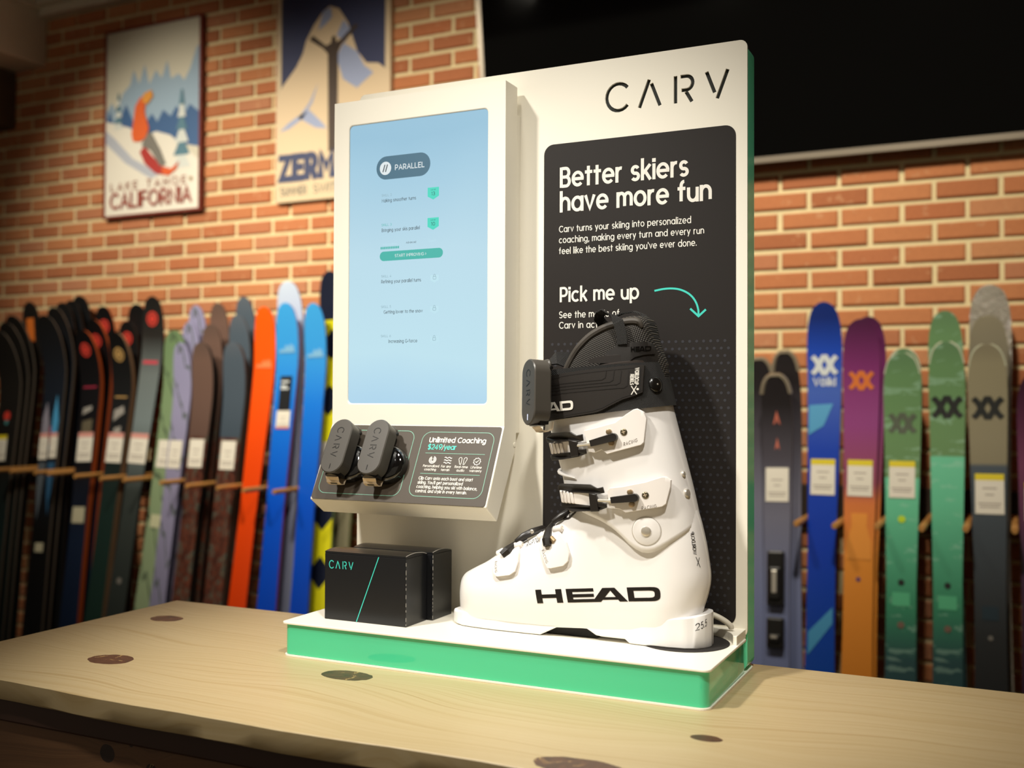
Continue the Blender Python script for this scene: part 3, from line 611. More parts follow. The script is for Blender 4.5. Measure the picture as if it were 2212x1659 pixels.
# ------------------------------------------------------------------ clip-on motion sensors
m_sens = mat('sensor_shell', (70, 66, 60), .38, spec=.5)
m_sdark = mat('sensor_inset', (16, 15, 14), .3)
m_gloss = mat('gloss_black', (10, 10, 10), .07, coat=.8)
m_gold = mat('brushed_brass', (226, 204, 172), .35, metal=.45)
def sensor(label, loc, rot, puck=True, led_on=False):
    'local frame: x across, y along the pill, z out of its face; the origin is where the puck meets what carries it'
    t = thing('motion_sensor', label, 'sensor', loc, 'clip-on motion sensors', rot)
    L, Wd, z0, z1 = .0790, .0350, .0160, .0385
    def pill(i, z): return [(u, v, z) for u, v in rrect(-Wd / 2 + i, -L / 2 + i, Wd / 2 - i, L / 2 - i, Wd / 2 - i - .0002, 8)]
    mb = MB(); mb.loft([pill(.0015, z0), pill(0, z0 + .002), pill(0, z1 - .0012), pill(.0012, z1)]); sh = build('shell', mb, m_sens, t, smooth=True, world=False, angle=28)
    fz = lambda u, v: (u, v, z1 + .0002)
    mb = MB()                                   # the word runs down the pill, letters turned a quarter
    carv(mb, 0, 0, .0098, lambda u, v: (v - .0049, .0265 - u, z1 + .0002), .10, .88); build('logo_print', mb, m_sdark, sh, world=False)
    mb = MB(); ribbon(mb, [(-.0004, -.0335), (-.0004, -.0265)], .0011, fz)
    build('status_light', mb, glow('status_led', (210, 222, 255), 3.0) if led_on else m_sdark, sh, world=False)
    # hinge lug with its pin, at the back of the upper end
    mb = MB(); mb.prism(rrect(-.013, L / 2 - .018, .013, L / 2 + .001, .008, 5), lambda u, v: (u, v, .008 if puck else .0135), lambda u, v: (u, v, z0 + .002)); lg = build('hinge_lug', mb, m_sens, t, world=False, bevel=.002, smooth=True)
    mb = MB(); mb.tube([(-.0178, L / 2 - .011, .0165), (.0178, L / 2 - .011, .0165)], .0021, 10); build('hinge_pin', mb, m_sdark, lg, world=False)
    mb = MB(); mb.box((-.0120, -L / 2 + .001, z0 + .001), (.0120, -L / 2 + .006, z0 + .012)); mb.tube([(0, -L / 2 + .004, z0 + .010), (0, -L / 2 - .0004, z0 + .010)], [.0095, .0095], 16); build('latch_recess', mb, m_sdark, t, world=False)
    # brass spring clip under the lower end
    mb = MB(); pth = [(.012, z0 + .0115), (.004, z0 + .0080), (-.0015, z0 + .0060), (-.0040, z0 + .0010), (-.0020, z0 - .0060), (.006, z0 - .0075)]
    yb = -L / 2 - .001
    rings = [[(-.0100, yb - a, h), (.0100, yb - a, h), (.0100, yb - a - .0008, h - .0005), (-.0100, yb - a - .0008, h - .0005)] for a, h in [(0, z0 + .0120), (.0026, z0 + .0088), (.0050, z0 + .0070), (.0056, z0 + .0005), (.0028, z0 - .0055), (-.006, z0 - .0065)]]
    mb.loft(rings); cl = build('spring_clip', mb, m_gold, t, world=False)
    mb = MB(); mb.box((-.0050, yb - .0064, z0 + .0020), (.0050, yb - .0052, z0 + .0050)); build('clip_slot', mb, m_sdark, cl, world=False)
    if puck:
        mb = MB(); mb.lathe([(.0262, 0.0002), (.0268, .002), (.0255, .0045), (.0262, .0065), (.0250, .0105), (.0205, .0145), (.012, .0156)], 36, Matrix.Translation((.009, -.011, 0))); build('magnet_puck', mb, m_gloss, t, smooth=True, world=False, angle=60)
    return t
def on_ledge(u, v): return tuple(Vector((u, LO.y, LO.z)) + Lup * v + Lnr * .0018)
sensor('left of the two black pill-shaped motion sensors on the sloping taupe card', on_ledge(-.5235, -.0510), (LA, 0, 0))
sensor('right of the two black pill-shaped motion sensors on the card, nearer its text', on_ledge(-.4655, -.0510), (LA, 0, 0))

# ------------------------------------------------------------------ the two product boxes
m_box = mat('box_black', (20, 21, 24), .28, spec=.5, bump=(60, .05))
m_wear = mat('box_worn_edge', (150, 146, 138), .8)
def product_box(label, x0, x1, y0, y1, z0, z1, face):
    t = thing('product_box', label, 'box', ((x0 + x1) / 2, (y0 + y1) / 2, z0), 'black product boxes')
    mb = MB(); mb.box((x0, y0, z0 + .0001), (x1, y1, z1)); build('carton', mb, m_box, t, bevel=.0007)
    mb = MB(); rings = []
    for i in range(9):
        a = i / 8.0; y = y0 + (y1 - y0) * a; h = .0042 * math.sin(PI * min(1, a * .86 + .14)) ** .8
        rings.append([(x0 + .0004, y, z1 + .0002), (x1 - .0004, y, z1 + .0002), (x1 - .0004, y, z1 + h + .0006), (x0 + .0004, y, z1 + h + .0006)])
    mb.loft(rings); lid = build('lid', mb, m_box, t, smooth=True)
    mb = MB(); mb.tube([(x1 - .0003, r[2][1], r[2][2] + .0001) for r in rings], .0004, 6); build('lid_edge', mb, m_wear, lid)
    mb = MB(); z = z0 + .002
    while z < z1 - .002:
        h = random.uniform(.002, .006); mb.box((x1 - .0003, y0 - .00025, z), (x1 + .00025, y0 + .0003, min(z + h, z1 - .001))); z += h + random.uniform(.0015, .007)
    build('worn_edge', mb, m_wear, t)
    if face:
        ff = flat(y0 - .0003); mb = MB(); carv(mb, -.5128, .1100, .0098, ff, .12, .76); build('logo_print', mb, m_mint, t)
        mb = MB(); ribbon(mb, [(-.4372, z1 - .0002), (-.4704, z0 + .0005)], .0012, ff); build('slash_print', mb, m_mint, t)
product_box('black carton lettered CARV with a thin mint slash, in front on the white base', -.5200, -.3968, .0395, .0905, HB, .1290, True)
product_box('black carton standing right behind the lettered one, no print visible', -.5110, -.3880, .0912, .1418, HB, .1285, False)
# grey cable curling out behind the boot's heel
mb = MB(); mb.tube(curve([(-.060, .158, HB + .030), (-.045, .152, HB + .030), (-.032, .150, HB + .0275), (-.021, .151, HB + .022), (-.0155, .1535, HB + .0165), (-.0152, .1548, HB + .0140)]), .0034, 12)
tag(build('security_cable', mb, mat('cable_grey', (214, 208, 192), .5), smooth=True), 'thick pale grey cable curling down behind the boot heel', 'cable')
# ================================================================== the ski boot
def lerp_tab(tab, x):
    if x <= tab[0][0]: return tab[0][1]
    for (a, va), (b, vb) in zip(tab, tab[1:]):
        if x <= b: return va + (vb - va) * (x - a) / (b - a)
    return tab[-1][1]
def smooth_tab(tab, x, d=6.0):
    return (lerp_tab(tab, x - d) + lerp_tab(tab, x - d / 2) + lerp_tab(tab, x) + lerp_tab(tab, x + d / 2) + lerp_tab(tab, x + d)) / 5
# ---- ski boot surfaces, millimetres; y is measured from the boot's centre plane
SHELL_TOP = [(-352, 99), (-347, 107), (-328, 117), (-312, 125), (-289, 141), (-276, 148), (-250, 159), (-225, 175), (-203, 191), (-190, 210), (-180, 240), (-170, 268), (-60, 300), (-20, 300)]
SHELL_W = [(-352, 38), (-330, 44), (-300, 48), (-265, 50), (-230, 49), (-190, 45), (-150, 42), (-110, 41), (-70, 41), (-40, 39), (-20, 37)]
SHELL_BACK = [(56, -38), (80, -39.5), (92, -35.5), (106, -31), (122, -28.5), (140, -31), (160, -34), (190, -41), (215, -50), (245, -60)]
def shell_half(x, z):
    zt = smooth_tab(SHELL_TOP, x, 5)
    if z >= zt: return 0.0
    e = max(0.0, (z - 58) / (zt - 58)); n = 2.5 + 1.0 * min(1, max(0, (-270 - x) / 50))
    h = smooth_tab(SHELL_W, x, 12) * (1 - e ** n) ** (1 / n)
    if z < 96: h *= 1 - .19 * ((96 - z) / 38) ** 2
    t = (x + 352) / 48
    if t < 1: h *= max(0.0, 1 - (1 - max(t, 0)) ** 2.8) ** (1 / 2.8)
    t = (smooth_tab(SHELL_BACK, z, 8) - x) / 50
    if t < 1: h *= max(0.0, 1 - (1 - max(t, 0)) ** 2.2) ** (1 / 2.2)
    return h
CUFF_F = [(140, -200), (190, -203), (215, -207), (235, -211), (250, -215), (290, -227), (330, -236), (390, -247)]
CUFF_B = [(140, -35), (188, -42), (223, -50), (324, -77), (390, -94)]
CUFF_W = [(140, 45), (200, 48), (260, 50), (330, 52), (390, 53)]
def cuff_half(x, z, off=0.0):
    f = smooth_tab(CUFF_F, z, 10) - off; b = smooth_tab(CUFF_B, z, 10) + off
    c = (f + b) / 2; a = (b - f) / 2; w = smooth_tab(CUFF_W, z, 10) + off; p = 2.35
    t = abs((x - c) / a)
    return 0.0 if t >= 1 else w * (1 - t ** p) ** (1 / p)
YC = 112.0
def mm(x, y, z): return (x / 1000, (YC + y) / 1000, z / 1000)
m_boot = mat('boot_shell', (244, 241, 238), .26, spec=.5, coat=.25)
m_boot2 = mat('boot_cuff', (244, 241, 238), .28, spec=.5, coat=.25)
m_bplate = mat('boot_buckle_white', (242, 236, 230), .35)
m_sole = mat('boot_sole', (242, 240, 238), .4)
m_bfr = mat('buckle_black', (34, 30, 27), .36, spec=.5)
m_chr = mat('chrome', (226, 220, 208), .32, metal=.7)
m_brs = mat('buckle_brass', (170, 146, 112), .35, metal=.7)
m_web = mat('webbing', (22, 21, 20), .8); 
def webbing():
    n = N(m_web); s = n.sep(n.coord('Object')); a = n.math('SINE', n.math('MULTIPLY', n.math('ADD', s[0], s[1]), 3200)); b = n.math('SINE', n.math('MULTIPLY', s[2], 3200))
    n.bump(n.math('MULTIPLY', a, b), .8, .0008); n.base(n.mix(n.math('MULTIPLY', n.math('ADD', n.math('MULTIPLY', a, b), 1.0), .5), rgb(12, 12, 12), rgb(46, 44, 42)))
webbing()
m_flap = mat('strap_leather', (40, 36, 33), .5, spec=.4, bump=(700, .15, .0004))
m_emb = mat('strap_emboss', (28, 25, 23), .5)
m_lin = mat('liner_fabric', (44, 40, 36), .75)
def linermesh():
    n = N(m_lin); s = n.sep(n.coord('Object')); a = n.math('SINE', n.math('MULTIPLY', n.math('ADD', s[0], n.math('MULTIPLY', s[2], .5)), 2000)); b = n.math('SINE', n.math('MULTIPLY', n.math('SUBTRACT', s[2], n.math('MULTIPLY', s[0], .5)), 1700))
    h = n.math('MULTIPLY', a, b); n.bump(h, .7, .0009); n.base(n.mix(n.math('GREATER_THAN', h, .45), rgb(30, 27, 25), rgb(86, 80, 70)))
linermesh()
m_pip = mat('liner_piping', (62, 56, 49), .6, bump=(900, .2, .0004))
m_leather = mat('liner_leather', (34, 31, 29), .5, bump=(600, .15, .0004))
boot = thing('ski_boot', 'white ski boot lettered HEAD with black buckles, standing on the display base', 'ski boot', (-.19, .112, HB + .0007))
# --- lower shell, stacked outlines
NZ = [57 + 2.4 * i for i in range(16)] + [95 + 1.5 * i for i in range(78)] + [212 + 4 * i for i in range(8)]
rings = []
inv = sorted((z, x) for x, z in SHELL_TOP)
for z in NZ:
    xf = -352.0
    if smooth_tab(SHELL_TOP, -351.9, 5) <= z:
        lo, hi = -352.0, -100.0
        for _ in range(30):
            mid = (lo + hi) / 2
            if smooth_tab(SHELL_TOP, mid, 5) <= z: lo = mid
            else: hi = mid
        xf = hi
    xb = smooth_tab(SHELL_BACK, z, 8); M = 44; near = []; far = []
    for i in range(M + 1):
        x = xf + (xb - xf) * (1 - math.cos(PI * i / M)) / 2
        h = shell_half(x, z) if 0 < i < M else 0.0
        near.append(mm(x, -h, z)); far.append(mm(x, h, z))
    rings.append(near + far[-2:0:-1])
mb = MB(); mb.loft(rings); shell = build('lower_shell', mb, m_boot, boot, smooth=True, angle=60)
# --- sole
SOLE_W = [(-362, 0), (-361, 12), (-357, 20), (-350, 27), (-338, 33), (-320, 36), (-290, 38.5), (-240, 38.5), (-200, 36.5), (-150, 34), (-115, 34.5), (-100, 36), (-70, 36.5), (-50, 34), (-38, 28), (-31, 19), (-28, 10), (-27, 0)]
SOLE_B = [(-362, 46), (-340, 44.5), (-229, 44.5), (-226, 46), (-208, 55), (-170, 57), (-158, 50), (-150, 49), (-122, 49), (-116, 44.5), (-27, 44.5)]
SOLE_T = [(-362, 60), (-330, 63), (-268, 62), (-207, 62), (-147, 65), (-120, 68), (-100, 74), (-69, 78), (-27, 83)]
sx = sorted(set([-362 + i * 4 for i in range(84)] + [p[0] for p in SOLE_W] + [p[0] for p in SOLE_B] + [-361.6, -27.4])); mb = MB(); rings = []
for x in sx:
    w = max(lerp_tab(SOLE_W, x), .6); b0 = lerp_tab(SOLE_B, x); t0 = lerp_tab(SOLE_T, x)
    rings.append([mm(x, -w + 1.5, b0), mm(x, -w, b0 + 1.5), mm(x, -w, t0 - 1.2), mm(x, -w + 1.4, t0), mm(x, w - 1.4, t0), mm(x, w, t0 - 1.2), mm(x, w, b0 + 1.5), mm(x, w - 1.5, b0)])
mb.loft(rings); sole = build('sole', mb, m_sole, boot, smooth=True, angle=38)
mb = MB(); mb.box(mm(-226, -24, 45), mm(-160, 24, 56)); build('arch_pad', mb, mat('arch_black', (18, 17, 16), .8), boot)
# --- cuff
CUFF_LOW = [(-230, 226), (-205, 214), (-182, 198), (-147, 185), (-124, 170), (-108, 156), (-93, 151), (-80, 156), (-68, 165), (-46, 180), (-36, 191), (-20, 193)]
def cuff_ring(z_of, off, M=72):
    out = []
    for i in range(M):
        q = 2 * PI * i / M; z = z_of(q)
        f = smooth_tab(CUFF_F, z, 10) - off; b = smooth_tab(CUFF_B, z, 10) + off; c = (f + b) / 2; a = (b - f) / 2; w = smooth_tab(CUFF_W, z, 10) + off; p = 2.35
        cs, sn = math.cos(q), math.sin(q); k = (abs(cs) ** p + abs(sn) ** p) ** (-1 / p)
        out.append((c + a * cs * k, w * sn * k, z))
    return out
def cuff_x(q): return -125 + 82 * math.cos(q)
def lowz(q):
    return smooth_tab(CUFF_LOW, -124 + 84 * (1 if math.cos(q) > 0 else -1) * abs(math.cos(q)) ** .9, 8)
def topz(q): return 362 + 4 * math.cos(q)
mb = MB(); rings = []
for k in range(33):
    t = k / 32.0; rings.append([mm(*p) for p in cuff_ring(lambda q: lowz(q) + (topz(q) - lowz(q)) * t, 0.0)])
mb.loft(rings, True, False, False); build('cuff', mb, m_boot2, boot, smooth=True, angle=60, solid=.0028)
def cuff_pt(q, z, off=0.0):
    def at(qq, zz):
        f = smooth_tab(CUFF_F, zz, 10) - off; b = smooth_tab(CUFF_B, zz, 10) + off; c = (f + b) / 2; a = (b - f) / 2; w = smooth_tab(CUFF_W, zz, 10) + off; p = 2.35
        cs, sn = math.cos(qq), math.sin(qq); k = (abs(cs) ** p + abs(sn) ** p) ** (-1 / p); return Vector(mm(c + a * cs * k, w * sn * k, zz))
    o = at(q, z); n_ = (at(q + .02, z) - o).cross(at(q, z + 1) - o).normalized()
    return o, n_
def cuff_disc(mb, q, z, off, prof, n=28):
    o, nn = cuff_pt(q, z, off); mb.lathe(prof, n, Matrix.Translation(o) @ nn.to_track_quat('Z', 'Y').to_matrix().to_4x4())
def onc(x, z, off, floor=0.0):
    return mm(x, -max(cuff_half(x, z, off), floor), z)
def ons(x, z, off): return mm(x, -(shell_half(x, z) + off), z)
# flange of the overlapping cuff front
mb = MB(); path = []
for i in range(19):
    q = PI + (-.62 + 1.6 * i / 18); z = 236 + 6 * math.cos((q - PI) * 1.6)
    p = [r for r in cuff_ring(lambda _: z, 2.2, 72)]; j = int(round(q / (2 * PI) * 72)) % 72; path.append(mm(*p[j]))
mb.tube(path, [.0006 + .0028 * math.sin(PI * (i / 18.0) ** .8) for i in range(19)], 8); build('cuff_flange', mb, m_boot2, boot, smooth=True)
# pivot disc
mb = MB(); cx, cz = -92, 178
def disc_on(mb, fn, cx, cz, r, o0, o1, n=28, rim=1.0):
    P = circle(cx, cz, r, n); P2 = circle(cx, cz, r - rim, n)
    mb.loft([[fn(x, z, o0) for x, z in P], [fn(x, z, o1 - rim * .5) for x, z in P], [fn(x, z, o1) for x, z in P2]])
def seam(mb, fn, pts, off, w): ribbon(mb, pts, w, lambda x, z: fn(x, z, off))
disc_on(mb, onc, cx, cz, 16.2, -.5, .8); pv = build('pivot_disc', mb, m_boot2, boot, smooth=True, angle=30)
mb = MB(); seam(mb, onc, circle(cx, cz, 16.6, 40) + [circle(cx, cz, 16.6, 40)[0]], .25, .5); build('pivot_groove', mb, mat('groove_grey', (176, 166, 152), .6), boot)
mb = MB(); disc_on(mb, onc, cx, cz, 5.6, .8, 2.2); build('pivot_bolt', mb, m_chr, pv, smooth=True, angle=30)
for q_, z_, r_ in ((-.34, 221, .0052), (-.30, 243, .0034)):
    mb = MB(); cuff_disc(mb, q_, z_, -.4, [(r_, 0), (r_, .0016), (r_ * .8, .0026), (r_ * .3, .0030)], 20); build('rivet', mb, m_chr, boot, smooth=True, angle=30)
# --- plates that follow a surface
def plate_on(name, pts, fn, o0, o1, m, par, bev=.0009, floor=None):
    g = (lambda x, z, o: fn(x, z, o, floor)) if floor is not None else fn
    n = len(pts); tr = tess(pts); mb = MB()
    mb.add([g(x, z, o0) for x, z in pts] + [g(x, z, o1) for x, z in pts], tr + [tuple(i + n for i in reversed(t)) for t in tr] + [(i, n + i, n + (i + 1) % n, (i + 1) % n) for i in range(n)])
    return build(name, mb, m, par, smooth=True, bevel=bev, angle=30)
def plate_env(name, pts, fn, o0, o1, m, par, N_=26):
    'like plate_on for outlines that run left to right, sliced so that they follow the curve closely'
    x0, x1 = min(p[0] for p in pts) + .15, max(p[0] for p in pts) - .15; xs = sorted(set([x0 + (x1 - x0) * i / N_ for i in range(N_ + 1)] + [p[0] for p in pts if x0 < p[0] < x1])); rings = []
    for x in xs:
        zz = []
        for (ax, az), (bx, bz) in zip(pts, pts[1:] + pts[:1]):
            if (ax - x) * (bx - x) <= 0 and ax != bx: zz.append(az + (bz - az) * (x - ax) / (bx - ax))
        lo, hi = min(zz), max(zz); c = min(.6, (hi - lo) / 4)
        rings.append([fn(x, lo, o0), fn(x, lo, o1 - .6)] + [fn(x, lo + c + (hi - lo - 2 * c) * k / 6.0, o1) for k in range(7)] + [fn(x, hi, o1 - .6), fn(x, hi, o0)])
    mb = MB(); mb.loft(rings); return build(name, mb, m, par, smooth=True, angle=40)
def buckle(lever, top, bot, bar, rod, hook, nuts, screw, rack, word, win):
    lv = plate_env('buckle_lever', lever, onc, 3.0, 6.8, m_bplate, boot)
    fr = plate_on('buckle_frame', top, onc, 6, 9.6, m_bfr, boot, .0009, 14.0)
    plate_on('frame_arm', bot, onc, 6, 9.6, m_bfr, fr, .0009, 14.0); plate_on('frame_bridge', bar, onc, 6, 10.2, m_bfr, fr)
    mb = MB(); mb.tube([onc(*rod[0], 8.5), onc(*rod[1], 9)], .0017, 10); build('threaded_rod', mb, m_chr, fr, smooth=True)
    (xa, za), (xb, zb) = hook; d = Vector((xb - xa, zb - za)).normalized(); nn = Vector((-d.y, d.x)); w = 4.6; pts = []
    for s_, e_ in ((1, 0), (-1, 0)): pts.append((xa + nn.x * w * s_ * .8, za + nn.y * w * s_ * .8))
    for k in range(9):
        a = -PI / 2 + PI * k / 8; pts.append((xb + d.x * w * math.cos(a) + nn.x * w * math.sin(a), zb + d.y * w * math.cos(a) + nn.y * w * math.sin(a)))
    plate_on('buckle_hook', pts, onc, 7.2, 13.0, m_bfr, lv)
    mb = MB()
    for nx, nz in nuts: disc_on(mb, onc, nx, nz, 3.2, 6, 10.5, 12)
    build('pivot_nut', mb, m_brs, lv, smooth=True, angle=30)
    mb = MB(); disc_on(mb, onc, *screw, 3.9, 6.8, 8.0, 16); sc = build('screw', mb, mat('screw_steel', (120, 112, 92), .35, metal=.9), lv)
    mb = MB()
    for a in (.3, .3 + PI / 2): ribbon(mb, [(screw[0] - 2.2 * math.cos(a), screw[1] - 2.2 * math.sin(a)), (screw[0] + 2.2 * math.cos(a), screw[1] + 2.2 * math.sin(a))], 1.0, lambda x, z: onc(x, z, 8.3))
    build('screw_slot', mb, m_gold, sc)
    (x0, z0), (x1, z1), (x2, z2), (x3, z3) = rack
    plate_env('ladder_strap', win, onc, .5, 4.6, m_bplate, fr, 8)
    for k in range(4):
        a, b = k / 4.0 + .012, (k + 1) / 4.0 - .012
        q = [(x0 + (x1 - x0) * a, z0 + (z1 - z0) * a), (x0 + (x1 - x0) * b, z0 + (z1 - z0) * b), (x3 + (x2 - x3) * b, z3 + (z2 - z3) * b), (x3 + (x2 - x3) * a, z3 + (z2 - z3) * a)]
        plate_on('ladder_tooth', q, onc, 1.0, 9.4 - 1.0 * k, m_bplate, fr, .0012, 12.0)
    mb = MB(); (wx, wz), (vx, vz) = word; sl = (vz - wz) / (vx - wx)
    text(mb, 'RACING', wx, 0, 3.7, .085, lambda u, v: onc(u, wz + v + (u - wx) * sl, 7.0), width=vx - wx, gap=.35); build('lettering', mb, mat('grey_print', (120, 112, 104), .6), lv)
buckle([(-165, 293), (-148, 297), (-126, 303), (-113, 313), (-106, 318), (-102, 319), (-95, 315), (-92, 308), (-94, 280), (-97, 277), (-136, 266), (-143, 271), (-152, 267), (-159, 268), (-162, 282)],
       [(-224, 283), (-212, 289), (-182, 291), (-174, 287), (-166, 289), (-165, 281), (-173, 279), (-184, 281), (-204, 279), (-222, 277)], [(-219, 261), (-212, 263), (-181, 267), (-172, 271), (-162, 272), (-161, 266), (-172, 262), (-194, 258), (-216, 255)],
       [(-185, 282), (-173, 280), (-171, 263), (-182, 261)], [(-173, 275), (-153, 278)], [(-155, 278), (-127, 286)], [(-133, 292), (-130, 279)], (-116, 292), [(-219, 277), (-196, 278), (-194, 265), (-216, 263)], [(-116, 276), (-101, 281)], [(-199, 279), (-182, 281), (-180, 267), (-196, 265)])
buckle([(-136, 223), (-133, 227), (-118, 229), (-91, 235), (-74, 241), (-70, 241), (-65, 237), (-65, 230), (-69, 210), (-73, 207), (-114, 199), (-121, 203), (-128, 203), (-134, 205)],
       [(-209, 224), (-204, 228), (-157, 230), (-148, 226), (-141, 228), (-139, 221), (-148, 219), (-159, 220), (-200, 219), (-208, 219)], [(-205, 205), (-159, 204), (-150, 209), (-137, 209), (-136, 204), (-146, 200), (-183, 196), (-203, 199)],
       [(-159, 220), (-149, 219), (-146, 199), (-157, 198)], [(-147, 212), (-129, 212)], [(-130, 213), (-102, 217)], [(-108, 223), (-106, 209)], (-91, 220), [(-206, 220), (-184, 219), (-181, 205), (-203, 205)], [(-95, 203), (-79, 206)], [(-188, 219), (-156, 220), (-155, 204), (-184, 205)])
# --- the two instep buckles
def inst(plate, lev, tube, word, slot, lugs):
    p = plate_env('buckle_lever', plate, ons, 1.5, 5.5, m_bplate, boot)
    for (xa, za), (xb, zb) in lugs:
        a, b = Vector(ons(xa, za, 3.0)), Vector(ons(xb, zb, 3.0)); d = (b - a).normalized() * .0016
        mb = MB(); mb.tube([a - d, a, b, b + d], [.0034, .0050, .0050, .0034], 12); lg_ = build('lever_lug', mb, m_bplate, p, smooth=True, angle=50)
        mb = MB(); mb.tube([b + d * .6, b + d * 1.4], .0022, 10); build('lug_pin', mb, m_chr, lg_)
    pts = [ons(x, z, o) for x, z, o in lev]; mb = MB(); mb.tube(pts, [.0042, .0046, .0060, .0050][:len(pts)], 6); h = build('buckle_hook', mb, m_bfr, p, bevel=.0006)
    mb = MB(); mb.tube([ons(slot[0] - 3, slot[1] + 2, 5.2), ons(slot[0] + 3, slot[1] - 2, 5.2)], .0034, 10); build('pivot_nut', mb, m_brs, p, smooth=True)
    mb = MB(); mb.tube([mm(*q) for q in tube], [.0030, .0044, .0048, .0044, .0030], 10); tb = build('buckle_strap', mb, m_bfr, boot, smooth=True)
    a, b = Vector(mm(*tube[2])), Vector(mm(*tube[1])); mb = MB(); mb.lathe([(.0026, 0), (.0026, .0012), (.0016, .0018)], 12, Matrix.Translation(a + Vector((.0015, -.0046, .0010))) @ Matrix.Rotation(PI / 2, 4, 'X')); build('strap_screw', mb, m_chr, tb)
    mb = MB(); (wx, wz), (vx, vz) = word; dd = Vector((vx - wx, vz - wz)); L_ = dd.length; dd.normalize(); nn = Vector((-dd.y, dd.x))
    text(mb, 'RACING', 0, 0, 3.0, .08, lambda u, v: ons(wx + dd.x * u + nn.x * v, wz + dd.y * u + nn.y * v, 5.8), width=L_, gap=.35); build('lettering', mb, mat('grey_print', (120, 112, 104), .6), p)
inst([(-290, 139), (-284, 143), (-277, 146), (-267, 151), (-261, 147), (-258, 141), (-256, 131), (-258, 120), (-265, 115), (-282, 112), (-287, 115), (-293, 128)],
     [(-262, 155, 7), (-268, 151, 8), (-276, 142, 9), (-281, 137, 8)], [(-268, -24, 153), (-259, -22, 160), (-250, -14, 165), (-243, 0, 168), (-240, 18, 160)], [(-289, 129), (-285, 117)], (-276, 142), [((-291, 136), (-284, 140)), ((-269, 147), (-260, 150))])
inst([(-232, 162), (-228, 167), (-221, 172), (-213, 175), (-205, 170), (-194, 159), (-188, 146), (-189, 137), (-195, 131), (-211, 127), (-215, 127), (-223, 140), (-229, 152)],
     [(-222, 178, 7), (-221, 171, 8), (-219, 160, 9), (-217, 153, 8)], [(-218, -24, 180), (-208, -22, 187), (-198, -14, 194), (-190, 0, 202), (-184, 14, 210)], [(-225, 147), (-217, 133)], (-212, 160), [((-234, 160), (-229, 164)), ((-213, 171), (-204, 174))])
mb = MB(); mb.tube([mm(-204, -22, 184), mm(-196, -27, 186), mm(-186, -31, 194), mm(-178, -34, 206)], .0012, 6); build('gaiter_seam', mb, m_bfr, boot)
# --- lettering on the shell
def quadgrid(mb, q, fn, n=6, m=3):
    (x0, z0), (x1, z1), (x2, z2), (x3, z3) = q; V = []
    for j in range(m + 1):
        for i in range(n + 1):
            a, b = i / n, j / m
            V.append(fn((x0 * (1 - a) + x1 * a) * (1 - b) + (x3 * (1 - a) + x2 * a) * b, (z0 * (1 - a) + z1 * a) * (1 - b) + (z3 * (1 - a) + z2 * a) * b))
    mb.add(V, [(j * (n + 1) + i, j * (n + 1) + i + 1, (j + 1) * (n + 1) + i + 1, (j + 1) * (n + 1) + i) for j in range(m) for i in range(n)])
def head_logo(mb, fm, part=False):
    'wide slab word on a unit box 0..1, 0..1; A leans into D'
    S = 1 / 803.0
    def Q(*p): quadgrid(mb, [((a - 575) * S, 1 - (b - 800) / 100.0) for a, b in p], fm)
    if not part: Q((575, 803), (614, 803), (624, 900), (585, 900)); Q((706, 803), (746, 803), (756, 900), (716, 900)); Q((608, 838), (712, 838), (716, 864), (610, 864))
    if not part: Q((775, 803), (815, 803), (825, 900), (785, 900)); Q((812, 803), (953, 803), (956, 826), (815, 826)); Q((815, 842), (955, 842), (957, 864), (818, 864)); Q((818, 878), (957, 878), (959, 900), (822, 900))
    Q((1012, 803), (1078, 803), (1000, 900), (944, 900)); Q((1048, 803), (1090, 803), (1172, 900), (1120, 900)); Q((1000, 868), (1110, 868), (1125, 886), (985, 886))
    Q((1168, 803), (1208, 803), (1216, 900), (1176, 900))
    for k in range(12):
        a, b = -PI / 2 + PI * k / 12, -PI / 2 + PI * (k + 1) / 12; e = .65
        def P(q, rx, ry, cx): c_, s_ = math.cos(q), math.sin(q); return (cx + rx * (abs(c_) ** e), 851.5 - ry * (abs(s_) ** e) * (1 if s_ > 0 else -1))
        Q(P(a, 62, 48.5, 1316), P(b, 62, 48.5, 1316), P(b, 30, 24, 1312), P(a, 30, 24, 1312))
    Q((1204, 803), (1318, 803), (1318, 827), (1206, 827)); Q((1212, 876), (1318, 876), (1318, 900), (1214, 900))
mb = MB(); head_logo(mb, lambda u, v: ons(-231 + u * 154 + (1 - v) * 1.2, 84 + u * 14.6 + v * 16.6, .35)); build('brand_lettering', mb, mat('boot_print', (26, 22, 20), .3), shell)
mb = MB(); text(mb, 'RAPTOR', 0, 0, 5.2, .07, lambda u, v: ons(-252 + u * .9 - v * .3, 148 + u * .42 + v * .9, .4), shear=.2, width=22, gap=.3); build('lettering', mb, m_bfr, shell)
def onheel(z, s_, off=.35):
    'a point s_ millimetres round the near side from the rearmost line'
    xb = smooth_tab(SHELL_BACK, z, 8); px, ph, acc = xb, 0.0, 0.0
    for i in range(1, 400):
        x = xb - 30.0 * (i / 399.0) ** 2; h = shell_half(x, z); d = math.hypot(x - px, h - ph)
        if acc + d >= s_:
            t = (s_ - acc) / d if d else 0; cx_, ch_ = px + (x - px) * t, ph + (h - ph) * t; nx, ny = (h - ph) / max(d, 1e-6), -(x - px) / max(d, 1e-6)
            return mm(cx_ + nx * off * (1 if True else 0), -(ch_ + ny * off), z)
        acc += d; px, ph = x, h
    return mm(px, -ph - off, z)
mb = MB(); text(mb, 'WORLDCUP', 0, 0, 4.4, .11, lambda u, v: onheel(152 + u, 27 - v - u * .10), width=25, gap=.2); build('lettering', mb, m_bfr, shell)
